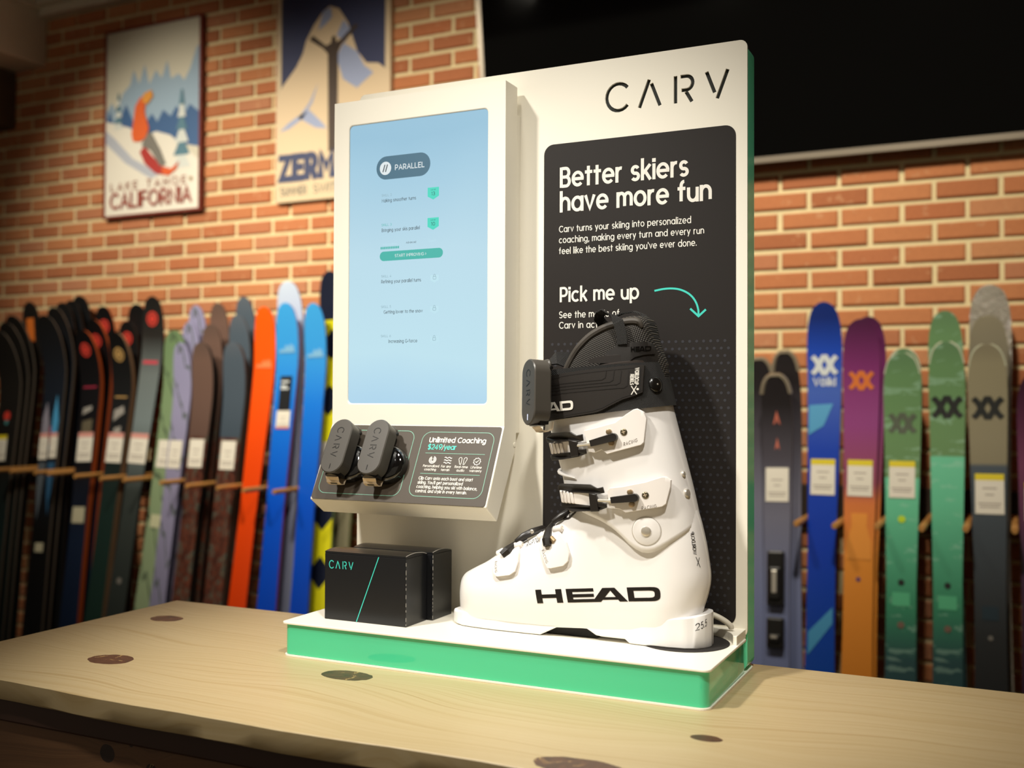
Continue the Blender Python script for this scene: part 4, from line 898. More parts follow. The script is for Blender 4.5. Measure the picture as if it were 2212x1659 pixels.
mb = MB(); ribbon(mb, [(24, 149), (20, 137)], .8, lambda x, z: onheel(z, x)); ribbon(mb, [(19, 148), (24, 139)], .8, lambda x, z: onheel(z, x)); build('crossed_skis_mark', mb, m_bfr, shell)
def onsole(x, z, off): return mm(x, -(lerp_tab(SOLE_W, x) + off), z)
mb = MB(); text(mb, '25.5', 0, 66, 7.4, .085, lambda u, v: onsole(-38.5 + 11.2 * (1 - math.exp(-u / 9.0)), v + u * .28, .5), width=15, gap=.2); build('size_lettering', mb, m_bfr, sole)
# --- power strap
def strap_low(q): return 312 + 11 * math.cos(q)
def strap_top(q): return 368 + 6 * math.cos(q)
mb = MB(); rings = []
for off, side in ((4.2, 0), (4.2, 1), (1.0, 1), (1.0, 0), (4.2, 0)):
    st_ = [0.0, .2, .4, .6, .8, 1.0] if (off == 4.2 and side == 1) else [side]
    for t in ([.2, .4, .6, .8, 1.0] if (off, side) == (4.2, 1) else [float(side)]):
        rings.append([mm(*p) for p in cuff_ring(lambda q: strap_low(q) + (strap_top(q) - strap_low(q)) * t, off)])
mb.loft(rings, True, False, False); st = build('power_strap', mb, m_web, boot, smooth=True, angle=40)
FL = [(-214, 357), (-196, 360.5), (-175, 362.5), (-155, 364.5), (-135, 367), (-115, 369), (-102, 370), (-98, 368), (-96, 354), (-96, 341), (-99, 336), (-107, 333), (-118, 329.5), (-130, 323), (-142, 317), (-150, 314), (-165, 311.5), (-185, 308.5), (-204, 305.5), (-212, 304)]
def strip_on(name, up, dn, fn, o0, o1, m, par):
    'ladder of matched upper and lower points following a surface'
    mb = MB(); mb.loft([[fn(*a, o0), fn(*a, o1), fn((a[0] + b[0]) / 2, (a[1] + b[1]) / 2, o1 + .4), fn(*b, o1), fn(*b, o0)] for a, b in zip(up, dn)]); return build(name, mb, m, par, smooth=True, angle=40)
xs_ = [-214 + i * 6 for i in range(20)] + [-97]
UP = [(-214, 357), (-175, 362.5), (-102, 370), (-97, 369)]; DN = [(-214, 304), (-150, 314), (-142, 317), (-118, 329.5), (-107, 333), (-97, 338)]
fl = strip_on('strap_flap', [(x, lerp_tab(UP, x)) for x in xs_], [(x, lerp_tab(DN, x)) for x in xs_], onc, 4.0, 6.6, m_flap, boot)
def ridge_line(mb, pts, off, w): ribbon(mb, [p for a, b in zip(pts, pts[1:]) for p in ([(a[0] + (b[0] - a[0]) * k / 8, a[1] + (b[1] - a[1]) * k / 8) for k in range(8)])] + [pts[-1]], w, lambda x, z: onc(x, z, off))
mb = MB()
for k, (dz, xe) in enumerate(((0, -138), (-3.6, -129), (-7.2, -121), (-11.5, -113))): ridge_line(mb, [(-212, 346.5 + dz), (xe - 4, 352.5 + dz + (xe + 138) * .09), (xe, 355 + dz + (xe + 138) * .09), (xe + 1, 364)], 7.35, .7)
build('emboss_lines', mb, m_emb, fl)
mb = MB(); ridge_line(mb, [(x, lerp_tab(UP, x) - 3) for x in xs_[::3]], 7.2, .5); ridge_line(mb, [(x, lerp_tab(DN, x) + 3) for x in xs_[::2]], 7.2, .5); ridge_line(mb, [(-100, 366), (-99.5, 341)], 7.2, .5); build('stitching', mb, mat('stitch_dark', (20, 18, 17), .7), fl)
mb = MB(); head_logo(mb, lambda u, v: onc(-250 + u * 72 , 311.2 + u * 6.0 + v * 11.6, 7.5), True); build('brand_lettering', mb, m_ink, fl)
mb = MB(); text(mb, 'WORLDCUP', 0, 0, 3.6, .17, lambda u, v: onc(-108.6 + v + 3.6, 366 - u, 7.7), width=19); text(mb, 'REBELS', 0, 0, 3.2, .17, lambda u, v: onc(-109.6 + v, 358.5 - u, 7.7), width=12); build('lettering', mb, m_ink, fl)
mb = MB(); ribbon(mb, [(-108.5, 345), (-102.5, 335.5)], 1.0, lambda x, z: onc(x, z, 7.7)); ribbon(mb, [(-103, 345.5), (-108.3, 335)], 1.0, lambda x, z: onc(x, z, 7.7)); mb.add([onc(x, z, 7.7) for x, z in circle(-101.8, 341.5, 1.3, 12)], [tuple(range(12))]); build('crossed_skis_mark', mb, m_ink, fl)
mb = MB(); cuff_disc(mb, -.52, 347, 4.0, [(.0094, 0), (.0096, .0012), (.0086, .0030), (.0050, .0040), (.0010, .0042)]); bt = build('strap_button', mb, mat('button_black', (16, 15, 14), .25, coat=.4), boot, smooth=True, angle=60)
mb = MB(); cuff_disc(mb, -.52, 347.4, 8.0, [(.0010, 0), (.0010, .0005), (.0005, .0007)], 10); build('button_pin', mb, m_chr, bt)
# --- liner
LT = [(-216, 340), (-210, 356), (-203, 367), (-193, 386), (-179, 404), (-164, 417), (-146, 425), (-123, 430), (-108, 429.5), (-101, 425), (-96, 407), (-92, 396), (-86, 384), (-80, 372)]
def lin_half(x, z):
    zt = lerp_tab(LT, x)
    if z >= zt: return 0.0
    e = max(0.0, (z - 300) / (zt - 300)); w = lerp_tab([(-216, 18), (-200, 30), (-180, 37), (-140, 41), (-112, 38), (-104, 33.5), (-96, 27), (-88, 17), (-82, 9), (-80, 5)], x)
    return w * (1 - e ** 9) ** (1 / 3.2)
mb = MB(); rings = []
for i in range(47):
    x = -215 + i * 134 / 46.0; zt = lerp_tab(LT, x); r_ = []
    zs = [322 + (zt - 322) * (1 - (1 - k / 14.0) ** 2.2) for k in range(15)]
    for z in zs: r_.append(mm(x, -lin_half(x, z), z))
    for z in zs[::-1][1:]: r_.append(mm(x, lin_half(x, z), z))
    rings.append(r_)
mb.loft(rings); lin_o = build('liner', mb, m_lin, boot, smooth=True, angle=70)
def onl(x, z, off): return mm(x, -(lin_half(x, z) + off), z)
pp = [(-203, 358), (-197, 370), (-190, 381), (-180, 393), (-168, 404), (-156, 411), (-144, 416), (-130, 419.5), (-118, 421.5), (-108, 420.5), (-103, 414)]
pq = curve([onl(x, z, .5) for x, z in pp]); mb = MB(); mb.tube(pq, [.0048] * (len(pq) - 6) + [.0046, .0043, .0038, .0033, .0028, .0020], 10); build('liner_piping', mb, m_pip, lin_o, smooth=True)
cu = [(-153, 364), (-150, 374), (-141, 386), (-133, 391), (-128, 394), (-110, 396.5), (-96, 397), (-93, 394), (-90, 388), (-88, 384)]
xs_ = [-153 + i * 2.5 for i in range(27)]
strip_on('liner_collar', [(x, lerp_tab(cu, x)) for x in xs_], [(x, 352) for x in xs_], onl, .2, 2.4, m_leather, lin_o)
cu = [(-134.5, 386), (-133, 390), (-130, 393.5), (-112, 396.4), (-96, 397.4), (-93, 394.5), (-90, 389)]; cd = [(-134.5, 384), (-133, 360), (-122, 360), (-116, 372), (-108, 379), (-98, 382), (-90, 383)]
xs_ = [-134.5 + i * 1.78 for i in range(26)]
strip_on('collar_flap', [(x, lerp_tab(cu, x)) for x in xs_], [(x, lerp_tab(cd, x)) for x in xs_], onl, 2.2, 4.4, m_leather, lin_o)
for z0_, z1_, of0, of1, c_ in ((356, 377, 1.5, -.5, (46, 38, 33)), (372, 384, -2.0, -5.0, (34, 29, 26))):
    mb = MB(); rings = []
    for i in range(25):
        q = -1.5 + 3.0 * i / 24; zt_ = z0_ + (z1_ - z0_) * (.35 + .65 * math.cos((i / 24.0 - .5) * PI) ** .5)
        rings.append([cuff_pt(q, z0_, of0)[0], cuff_pt(q, zt_, of0)[0], cuff_pt(q, zt_ + .6, (of0 + of1) / 2)[0], cuff_pt(q, zt_, of1 - 2)[0], cuff_pt(q, z0_, of1 - 2)[0]])
    mb.loft(rings); build('spoiler', mb, mat('spoiler_%d' % z0_, c_, .5), boot, smooth=True, angle=50)
mb = MB(); head_logo(mb, lambda u, v: onl(-112 + u * 19, 385 + u * 1.5 + v * 6.0, 5.4)); build('brand_lettering', mb, mat('gloss_print', (8, 8, 8), .2), lin_o)
mb = MB(); mb.band([mm(-150, -8, 414), mm(-158, -14, 421), mm(-160, -22, 427), mm(-155, -30, 432), mm(-146, -37, 433), mm(-135, -42, 429), mm(-127, -44.5, 420), mm(-123, -45, 408), mm(-122, -44.5, 394)],
                [(.6, 0, .6), (.7, .2, .4), (.8, .4, .2), (.8, .5, -.1), (.75, .4, -.45), (.8, .2, -.5), (.95, .1, -.2), (1, 0, -.1), (1, 0, 0)], .0125, .0016); build('pull_loop', mb, m_web, lin_o, smooth=True)
mb = MB(); mb.band([mm(-152, 6, 430), mm(-140, 8, 435), mm(-126, 8, 436.5), mm(-113, 6, 432), mm(-105, 2, 422), mm(-102, -2, 410), mm(-101, -4, 396)], [(0, 1, .1)] * 7, .0125, .0016); build('pull_loop', mb, m_web, lin_o, smooth=True)
# end loop of the strap standing up at the front
mb = MB(); mb.band([mm(-232, -6, 352), mm(-233, -14, 366), mm(-226, -22, 376), mm(-215, -22, 380), mm(-204, -12, 378), mm(-196, 2, 370)], [(.25, .75, .6)] * 6, .022, .0018); build('strap_tail', mb, m_web, boot, smooth=True)
# --- the third sensor, clipped on the front of the strap
bs = sensor('black pill-shaped motion sensor clipped upright on the strap of the white boot', (-.2050, .0682, .3358), None, puck=False, led_on=True)
ny = Vector((-.63, -.77, .06)).normalized(); upv = Vector((-.13, .0, 1.0)); upv = (upv - ny * upv.dot(ny)).normalized(); xv = upv.cross(ny)
bs.rotation_euler = Matrix((xv, upv, ny)).transposed().to_euler()
# ================================================================== skis standing in the rack
RH = [(0, .34), (.006, .41), (.05, .45), (.45, .37), (.82, .475), (.90, .5), (.935, .49), (.958, .455), (.975, .40), (.986, .33), (.993, .25), (.998, .14), (1, .04)]
def topsheet(name, stops, mode=None, rough=.32, interp='LINEAR', extra=None):
    m = mat(name, (128, 128, 128), rough, spec=.5); n = N(m); s = n.sep(n.coord('Generated'))
    c = n.ramp(s[2], [(p, rgb(*q)) for p, q in stops], interp)
    if mode == 'camo':
        w = n.noise(n.comb(n.math('MULTIPLY', s[0], 3.0), s[1], n.math('MULTIPLY', s[2], 20)), 1.1, 4, .6, 1.4)
        c2 = n.ramp(w, [(.34, rgb(34, 24, 22)), (.42, rgb(96, 52, 40)), (.47, rgb(44, 34, 32)), (.52, rgb(128, 66, 46)), (.56, rgb(60, 44, 38)), (.61, rgb(96, 104, 92)), (.66, rgb(40, 30, 28)), (.72, rgb(150, 112, 84))])
        c = n.mix(n.math('LESS_THAN', s[2], extra), c, c2)
    if mode == 'argyle':
        u = n.math('ABSOLUTE', n.math('SUBTRACT', n.math('FRACT', n.math('MULTIPLY', s[0], 1.0)), .5)); v = n.math('ABSOLUTE', n.math('SUBTRACT', n.math('FRACT', n.math('MULTIPLY', s[2], 7.8)), .5))
        c = n.mix(n.math('GREATER_THAN', n.math('ADD', n.math('MULTIPLY', u, 2.0), n.math('MULTIPLY', v, 3.5)), 1.0), rgb(22, 28, 48), rgb(236, 230, 30))
        c = n.mix(n.math('GREATER_THAN', s[2], .89), c, rgb(20, 26, 46))
    if mode == 'rings':
        w = n.math('SINE', n.math('ADD', n.math('MULTIPLY', n.math('ADD', s[0], n.noise(n.coord('Generated'), 3, 2)), 7), n.math('MULTIPLY', s[2], 46)))
        c = n.mix(n.math('MULTIPLY', n.math('GREATER_THAN', w, .93), .75), c, rgb(70, 84, 66))
    if mode == 'streak':
        w = n.noise(n.comb(n.math('MULTIPLY', s[0], 1.5), s[1], n.math('MULTIPLY', s[2], 60)), 1.0, 3, .6)
        c = n.mix(n.math('MULTIPLY', n.math('GREATER_THAN', w, .6), .25), c, rgb(180, 220, 200))
    n.base(c); return m
def ski_mesh(L, w, bend, th0):
    ss = [0, .006, .02, .05, .12, .22, .35, .5, .62, .72, .8, .85, .88, .905, .925, .942, .956, .968, .978, .986, .991, .995, .998, 1.0]
    mb = MB(); rings = []
    for s in ss:
        hw = lerp_tab(RH, s) * w; th = th0 if s < .7 else th0 * (1 - .55 * (s - .7) / .3); off = 0
        if s > .82: off = -bend * ((s - .82) / .18) ** 1.7
        rings.append([(-hw, off - .0055, s * L), (0, off - .0067, s * L), (hw, off - .0055, s * L), (hw, off - .0055 + th, s * L), (-hw, off - .0055 + th, s * L)])
    n = 5
    for i in range(len(rings) - 1):
        for j in range(n):
            k = (j + 1) % n; mb.mi = 0 if j in (0, 1) else 1
            mb.add([rings[i][j], rings[i][k], rings[i + 1][k], rings[i + 1][j]], [(0, 1, 2, 3)])
    mb.mi = 1; mb.add(rings[0], [(0, 1, 2, 3, 4)]); mb.add(rings[-1], [(4, 3, 2, 1, 0)])
    return mb
LEAN = math.atan(.145); BD = {}
def place(o, x0, k, sl): o.location = (x0, 2.30 + .05 * k - .145 * .9, -.8995); o.rotation_euler = (-LEAN, math.atan(sl), 0)
def ski(label, x0, k, sl, h, w, sheet, side, bend=.05, th=.012, group='skis in the wall rack'):
    L = h / math.cos(LEAN); mb = ski_mesh(L, w, bend, th)
    o = build('ski', mb, [sheet, side], smooth=True, angle=30); place(o, x0, k, sl)
    WM[o.name] = Matrix(); BD[o.name] = (L, bend); tag(o, label, 'ski', group); return o, L
m_card_ = mat('price_card', (232, 226, 212), .6); m_yel = mat('price_yellow', (226, 206, 30), .6); m_pink = mat('price_pink', (214, 150, 140), .6); m_gr = mat('price_text', (170, 160, 150), .7)
def price(o, z, x=0.0, w=.074, h=.112, head=m_yel, y=-.0078):
    mb = MB(); mb.box((x - w / 2, y - .001, z), (x + w / 2, y, z + h)); t = build('price_tag', mb, m_card_, o, world=False)
    if head:
        mb = MB(); mb.plane((x - w / 2, y - .0013, z + h * .84), (x + w / 2, y - .0013, z + h * .84), (x + w / 2, y - .0013, z + h), (x - w / 2, y - .0013, z + h)); build('tag_header', mb, head, t, world=False)
    mb = MB()
    for a, b in ((.62, .5), (.46, .3), (.24, .8), (.16, .7)): mb.plane((x - w / 2 * b, y - .0012, z + h * a), (x + w / 2 * b, y - .0012, z + h * a), (x + w / 2 * b, y - .0012, z + h * (a + .035)), (x - w / 2 * b, y - .0012, z + h * (a + .035)))
    build('tag_print', mb, m_gr, t, world=False)
def sk_off(L, z, bend):
    s = z / L; return 0 if s <= .82 else -bend * ((s - .82) / .18) ** 1.7
def vlogo(o, L, bend, z, c, s=.04, word=None):
    mb = MB(); fm = lambda u, v: (u * s, -.0085 + sk_off(L, z + v * s, bend), z + v * s * .92)
    ribbon(mb, [(-1, .8), (-.72, .5), (-.1, -.75), (.1, -.75), (.72, .5), (1, .8)], .42, fm); ribbon(mb, [(-1, -.8), (-.72, -.5), (-.1, .75), (.1, .75), (.72, -.5), (1, -.8)], .42, fm)
    build('crossed_logo', mb, c, o, world=False)
    if word:
        mb = MB(); text(mb, word, 0, z - s * 1.75, .022, .15, lambda u, v: (u, -.0085 + sk_off(L, v, bend), v), align='C', width=.066); build('lettering', mb, c, o, world=False)
def disc(o, L, bend, z, r, c, c2=None):
    mb = MB(); mb.add([(u, -.0085 + sk_off(L, v, bend), v) for u, v in circle(0, z, r, 20)], [tuple(range(20))]); d = build('round_logo', mb, c, o, world=False)
    if c2:
        mb = MB(); p = circle(0, z, r * .62, 20); ribbon(mb, p + [p[0]], r * .16, lambda u, v: (u, -.0090 + sk_off(L, v, bend), v)); build('logo_ring', mb, c2, d, world=False)
def stripe(o, z0, z1, c, w=.05, x=0.0):
    shape(o, [(x - w / 2, z0), (x + w / 2, z0), (x + w / 2, z1), (x - w / 2, z1)], c)
def shape(o, pts, c, y=-.0080):
    L, bend = BD[o.name]; mb = MB(); mb.add([(u, y - (.0008 if v > .8 * L else 0) + sk_off(L, v, bend), v) for u, v in pts], tess(pts)); build('graphic', mb, c, o, world=False)
e_blk = mat('ski_edge_black', (30, 28, 27), .4); e_gry = mat('ski_edge_grey', (120, 116, 112), .4); e_org = mat('ski_edge_orange', (196, 92, 44), .45); e_tan = mat('ski_edge_tan', (150, 122, 94), .5); e_lav = mat('ski_edge_lavender', (120, 116, 150), .4); e_brn = mat('ski_edge_brown', (74, 60, 54), .5); e_ash = mat('ski_edge_ash', (112, 104, 94), .45)
ink_w = mat('ski_white', (206, 212, 214), .5); ink_k = mat('ski_black', (30, 32, 30), .5); ink_o = mat('ski_orange', (208, 110, 40), .5); ink_r = mat('ski_red', (196, 56, 44), .5); ink_t = mat('ski_tan', (176, 140, 84), .5); ink_b = mat('ski_lightblue', (72, 150, 196), .45); ink_c = mat('ski_cloud', (120, 176, 216), .5); ink_m = mat('ski_crimson', (150, 40, 64), .5)
S_ = topsheet
# --- right of the display
m_rim = mat('ski_rim', (196, 200, 176), .3)
navy = S_('sheet_binding', [(0, (110, 124, 172)), (.45, (116, 124, 160)), (.66, (112, 112, 130)), (.80, (70, 66, 76)), (.93, (34, 30, 32))])
tipm = mat('tip_guard', (176, 164, 142), .3, metal=.6)
def guard(o, L, w, bend, r=.0075, c=None, nm='tip_guard'):
    mb = MB(); pts = [(s_ * lerp_tab(RH, s) * w, s) for s_, s in [(-1, .955), (-1, .968), (-1, .978), (-1, .986), (-1, .993), (-1, .998), (1, .998), (1, .993), (1, .986), (1, .978), (1, .968), (1, .955)]]
    mb.tube([(u, -.003 + sk_off(L, s * L, bend), s * L) for u, s in pts], r, 6); build(nm, mb, c or tipm, o, world=False, smooth=True)
o, L = ski('dark tipped ski with a grey guard, half hidden at the display green edge', -.433, 2, -.034, 1.372, .093, navy, e_blk); guard(o, L, .093, .05)
o, L = ski('dark ski with a pale tip guard, taller, behind the one with the binding', -.332, 1, -.039, 1.391, .090, navy, e_gry); guard(o, L, .090, .05)
o, L = ski('slate blue ski with a black binding and small red chevrons, white tag', -.373, 0, -.0237, 1.314, .098, navy, e_gry); guard(o, L, .098, .05); price(o, .925, 0, .072, .108, None)
shape(o, [(-.012, 1.17), (0, 1.215), (.012, 1.17), (.004, 1.176), (0, 1.19), (-.004, 1.176)], mat('ski_salmon', (190, 104, 84), .5)); shape(o, [(-.008, 1.09), (0, 1.13), (.008, 1.09), (0, 1.10)], mat('ski_salmon', (190, 104, 84), .5))
m_bind = mat('binding_black', (26, 25, 24), .35)
for z0, z1 in ((.60, .77), (.47, .565)):
    mb = MB(); mb.box((-.026, -.034, z0), (.026, -.006, z1), .006); mb.box((-.018, -.046, z0 + .02), (.018, -.030, z1 - .05), .005); b_o = build('binding', mb, m_bind, o, world=False)
    mb = MB(); mb.box((-.008, -.050, z0 + .04), (.008, -.045, z1 - .06), .002); build('binding_plate', mb, m_chr, b_o, world=False)
blue = S_('sheet_blue', [(0, (20, 86, 170)), (.34, (16, 66, 168)), (.5, (12, 58, 176)), (.7, (18, 62, 176)), (.82, (60, 92, 178)), (.9, (20, 66, 176)), (.97, (12, 38, 110))])
o, L = ski('bright blue ski with white crossed logo over small white lettering', -.251, 0, -.0043, 1.543, .109, blue, e_gry); vlogo(o, L, .05, 1.363, ink_w, .037, 'V\u00f6lkl'); price(o, .952); shape(o, [(-.046, 1.14), (-.046, 1.235), (.028, 1.24), (.0, 1.17)], ink_b); shape(o, [(-.036, .53), (.036, .61), (.036, .56), (-.036, .46)], ink_b)
purp = S_('sheet_purple', [(0, (214, 130, 40)), (.5, (226, 142, 54)), (.62, (214, 122, 66)), (.66, (150, 76, 96)), (.78, (140, 60, 124)), (.9, (120, 44, 104)), (1, (70, 26, 60))])
ski('purple ski tip showing just behind the orange and purple ski', -.139, 1, .0075, 1.496, .106, purp, mat('ski_edge_plum', (70, 44, 66), .4))
o, L = ski('orange ski fading to purple with an orange crossed logo', -.144, 0, .0002, 1.485, .112, purp, mat('ski_edge_plum', (70, 44, 66), .4)); vlogo(o, L, .05, 1.312, ink_o, .034); price(o, .952); shape(o, [(-.024, .90), (.024, .90), (.022, .86), (.036, .81), (.036, .76), (-.036, .76), (-.036, .81), (-.022, .86)], mat('ski_amber', (232, 150, 62), .4)); disc(o, L, .05, .70, .007, mat('ski_violet', (110, 70, 110), .5))
grn = S_('sheet_green', [(0, (40, 52, 74)), (.34, (52, 84, 86)), (.45, (62, 140, 106)), (.66, (104, 196, 156)), (.728, (112, 200, 162)), (.73, (104, 140, 92)), (.95, (104, 142, 96)), (1, (96, 130, 92))], 'streak')
grn2 = S_('sheet_green_tall', [(0, (40, 52, 74)), (.34, (52, 84, 86)), (.45, (62, 140, 106)), (.66, (104, 196, 156)), (.758, (112, 200, 162)), (.76, (104, 140, 92)), (.95, (104, 142, 96)), (1, (96, 130, 92))], 'streak')
e_grn = mat('ski_edge_green', (84, 112, 78), .4)
o, L = ski('green ski tip peeping out behind the short green ski', -.017, 1, -.0035, 1.392, .106, grn, e_grn); guard(o, L, .106, .05, .0028, m_rim, 'tip_rim')
o, L = ski('short green ski with a yellow sticker and grey crossed logo', -.019, 0, -.0024, 1.377, .110, grn, e_grn); guard(o, L, .110, .05, .0028, m_rim, 'tip_rim'); vlogo(o, L, .05, 1.18, mat('ski_olive_grey', (84, 92, 76), .5), .036); price(o, .952); disc(o, L, .05, .888, .011, mat('sticker_lime', (190, 220, 40), .5)); shape(o, [(-.025, .63), (.025, .63), (.025, .67), (-.025, .67)], mat('ski_seafoam', (90, 184, 138), .4)); disc(o, L, .05, .575, .010, mat('ski_rust', (120, 96, 82), .5)); disc(o, L, .05, .70, .009, ink_k)
ski('taller green ski standing behind the green one with the black logo', .125, 1, -.0197, 1.507, .101, grn2, e_grn)
o, L = ski('green and mint ski with a bold black crossed logo, no price tag', .113, 0, -.007, 1.409, .104, grn2, e_grn); guard(o, L, .104, .05, .003, m_rim, 'tip_rim'); vlogo(o, L, .05, 1.230, ink_k, .039); shape(o, [(-.025, .63), (.025, .63), (.025, .67), (-.025, .67)], mat('ski_seafoam', (90, 184, 138), .4)); disc(o, L, .05, .575, .010, mat('ski_rust', (120, 96, 82), .5)); disc(o, L, .05, .70, .009, ink_k)
bge = S_('sheet_beige', [(0, (34, 36, 38)), (.4, (48, 50, 52)), (.60, (66, 74, 82)), (.748, (74, 84, 94)), (.752, (138, 130, 106)), (.96, (146, 138, 112)), (1, (130, 122, 100))])
m_wrap = mat('plastic_wrap', (150, 144, 130), .08, spec=.8, coat=1.0, vary=(40, .25), bump=(90, .9, .006))
o, L = ski('tallest beige ski wrapped in shiny clear plastic, behind the beige skis', .238, 2, -.0114, 1.587, .120, m_wrap, m_wrap)
ski('beige ski between the wrapped one and the front beige ski', .233, 1, -.0116, 1.488, .111, S_('sheet_beige_wrapped', [(0, (40, 42, 44)), (.7, (90, 90, 84)), (1, (140, 132, 110))], rough=.12), m_wrap)
o, L = ski('beige over dark grey ski with a black crossed logo and yellow-topped tag', .229, 0, -.0104, 1.399, .109, bge, e_blk); guard(o, L, .109, .05, .0028, m_rim, 'tip_rim'); vlogo(o, L, .05, 1.228, ink_k, .039); price(o, .915, .002, .078, .118); disc(o, L, .05, .56, .007, mat('ski_stone', (120, 116, 110), .5)); shape(o, [(-.022, .61), (.022, .61), (.022, .65), (-.022, .65)], mat('ski_petrol', (40, 56, 66), .4)); 
o, L = ski('dark plum ski cut off by the right edge of the picture', .340, 0, -.0013, 1.309, .090, S_('sheet_plum', [(0, (40, 30, 50)), (.6, (70, 44, 70)), (.8, (110, 50, 84)), (1, (50, 28, 44))]), e_blk); price(o, .90, .012)
# --- left of the display, from the screen outwards
o, L = ski('olive grey ski whose lower part shows left of the white back panel', -2.095, 2, -.022, 1.50, .10, S_('sheet_olive', [(0, (134, 128, 100)), (1, (120, 116, 96))]), mat('ski_edge_sage', (130, 170, 120), .4), .015)
o, L = ski('tall yellow and navy diamond-patterned ski right beside the screen', -2.134, 1, -.0447, 1.752, .119, S_('sheet_argyle', [(0, (236, 230, 30)), (1, (236, 230, 30))], 'argyle'), mat('ski_edge_sage', (130, 170, 120), .4)); price(o, .96, .0, .08, .12, None)
bl1 = S_('sheet_azure', [(0, (4, 62, 200)), (.5, (0, 84, 216)), (.75, (20, 120, 226)), (.88, (52, 150, 224)), (1, (60, 160, 226))])
def cloud(o, z, c): shape(o, [(-.04, z), (-.03, z + .016), (-.014, z + .012), (-.004, z + .032), (.012, z + .024), (.02, z + .036), (.034, z + .026), (.042, z)], c)
o, L = ski('azure blue ski with a pale cloud graphic, the one next to the yellow ski', -2.193, 0, -.03, 1.616, .104, bl1, mat('ski_edge_blue', (10, 60, 170), .4)); cloud(o, 1.42, ink_c)
o, L = ski('pale lilac-grey ski, tallest of the blue group, standing behind', -2.294, 1, -.0735, 1.723, .128, S_('sheet_lilac_grey', [(0, (110, 116, 140)), (.6, (126, 132, 156)), (.88, (170, 184, 214)), (1, (196, 210, 230))]), mat('ski_edge_lilac', (120, 124, 150), .4))
o, L = ski('azure blue ski with a black booklet and a pink-edged white tag', -2.355, 0, -.0145, 1.622, .112, bl1, mat('ski_edge_magenta', (150, 60, 150), .4)); cloud(o, 1.44, ink_c); price(o, 1.13, .004, .066, .074, None); mb = MB(); mb.box((-.024, -.0105, 1.205), (.032, -.0075, 1.345)); bk = build('booklet', mb, mat('booklet_black', (24, 26, 30), .4), o, world=False); mb = MB(); [mb.plane((-.018, -.0108, z), (.02 - .012 * (i % 2), -.0108, z), (.02 - .012 * (i % 2), -.0108, z + .008), (-.018, -.0108, z + .008)) for i, z in enumerate((1.29, 1.30, 1.318))]; build('booklet_print', mb, ink_w, bk, world=False); mb = MB(); mb.plane((-.029, -.0092, 1.130), (.037, -.0092, 1.130), (.037, -.0092, 1.137), (-.029, -.0092, 1.137)); build('tag_edge', mb, mat('tag_red', (200, 80, 80), .5), o, world=False)
o, L = ski('vivid orange ski with a faint cloud graphic', -2.513, 0, .0174, 1.610, .109, S_('sheet_orange', [(0, (226, 62, 8)), (.6, (240, 74, 8)), (1, (246, 92, 12))]), mat('ski_edge_wine', (96, 26, 30), .4)); cloud(o, 1.38, mat('ski_peach', (240, 128, 72), .5))
gb = lambda nm: S_(nm, [(0, (60, 40, 36)), (.72, (70, 50, 44)), (.74, (66, 78, 90)), (.95, (78, 90, 102)), (1, (90, 98, 108))], 'camo', extra=.735)
s10 = gb('sheet_grey_camo')
ski('slate grey patterned ski, tallest of the three slate ones', -2.604, 2, -.0478, 1.670, .105, s10, e_brn); ski('slate grey patterned ski, middle height of the three slate ones', -2.601, 1, -.0392, 1.586, .110, s10, e_brn)
o, L = ski('slate grey patterned ski with white tag, shortest of the three slate ones', -2.631, 0, .0004, 1.466, .117, s10, e_brn, .05, .030); price(o, .958, 0, .076, .118, None)
s9 = S_('sheet_brown_camo', [(0, (60, 40, 36)), (.72, (70, 50, 44)), (.74, (96, 74, 66)), (.95, (110, 86, 76)), (1, (96, 78, 70))], 'camo', extra=.735)
ski('brown patterned ski, tallest of the three brown ones', -2.786, 2, -.0215, 1.647, .105, s9, e_brn); ski('brown patterned ski, middle height of the three brown ones', -2.790, 1, -.0085, 1.550, .112, s9, e_brn)
o, L = ski('brown patterned ski with white tag, shortest of the three brown ones', -2.799, 0, -.0009, 1.469, .114, s9, e_blk, .05, .030); price(o, .962, 0, .076, .118, None)
s8 = S_('sheet_lavender', [(0, (130, 128, 156)), (.6, (142, 138, 168)), (1, (150, 148, 182))], 'rings')
ski('lavender ski, tallest of the three lavender ones', -2.900, 1.8, -.0201, 1.640, .10, s8, e_lav); ski('lavender ski, middle height of the three lavender ones', -2.914, .95, -.0028, 1.564, .10, s8, e_lav)
o, L = ski('lavender ski with white tag, shortest of the three lavender ones', -2.924, 0, .0096, 1.471, .10, s8, e_lav); price(o, .955, 0, .068, .118, None)
o, L = ski('sage green ski with dark looping line pattern', -3.019, .4, .0298, 1.527, .130, S_('sheet_sage', [(0, (150, 164, 130)), (.6, (132, 152, 116)), (1, (110, 136, 96))], 'rings'), mat('ski_edge_moss', (70, 80, 64), .4)); price(o, .955, 0, .082, .118, None); shape(o, [(-.03, .70), (.03, .70), (.03, .755), (-.03, .755)], mat('ski_cream', (196, 196, 160), .5))
o, L = ski('grey ski with black tip, red round logo and red bar', -3.158, 0, .033, 1.679, .120, S_('sheet_fade_grey', [(0, (40, 46, 44)), (.5, (56, 62, 60)), (.68, (116, 128, 130)), (.80, (104, 112, 112)), (.9, (40, 38, 36)), (1, (26, 25, 24))]), e_blk); disc(o, L, .05, 1.60, .032, ink_r, ink_k); stripe(o, 1.405, 1.42, mat('ski_rose', (190, 66, 80), .5), .084); price(o, .97, 0, .10, .13, m_pink); disc(o, L, .05, .47, .014, mat('ski_stone', (120, 116, 110), .5))
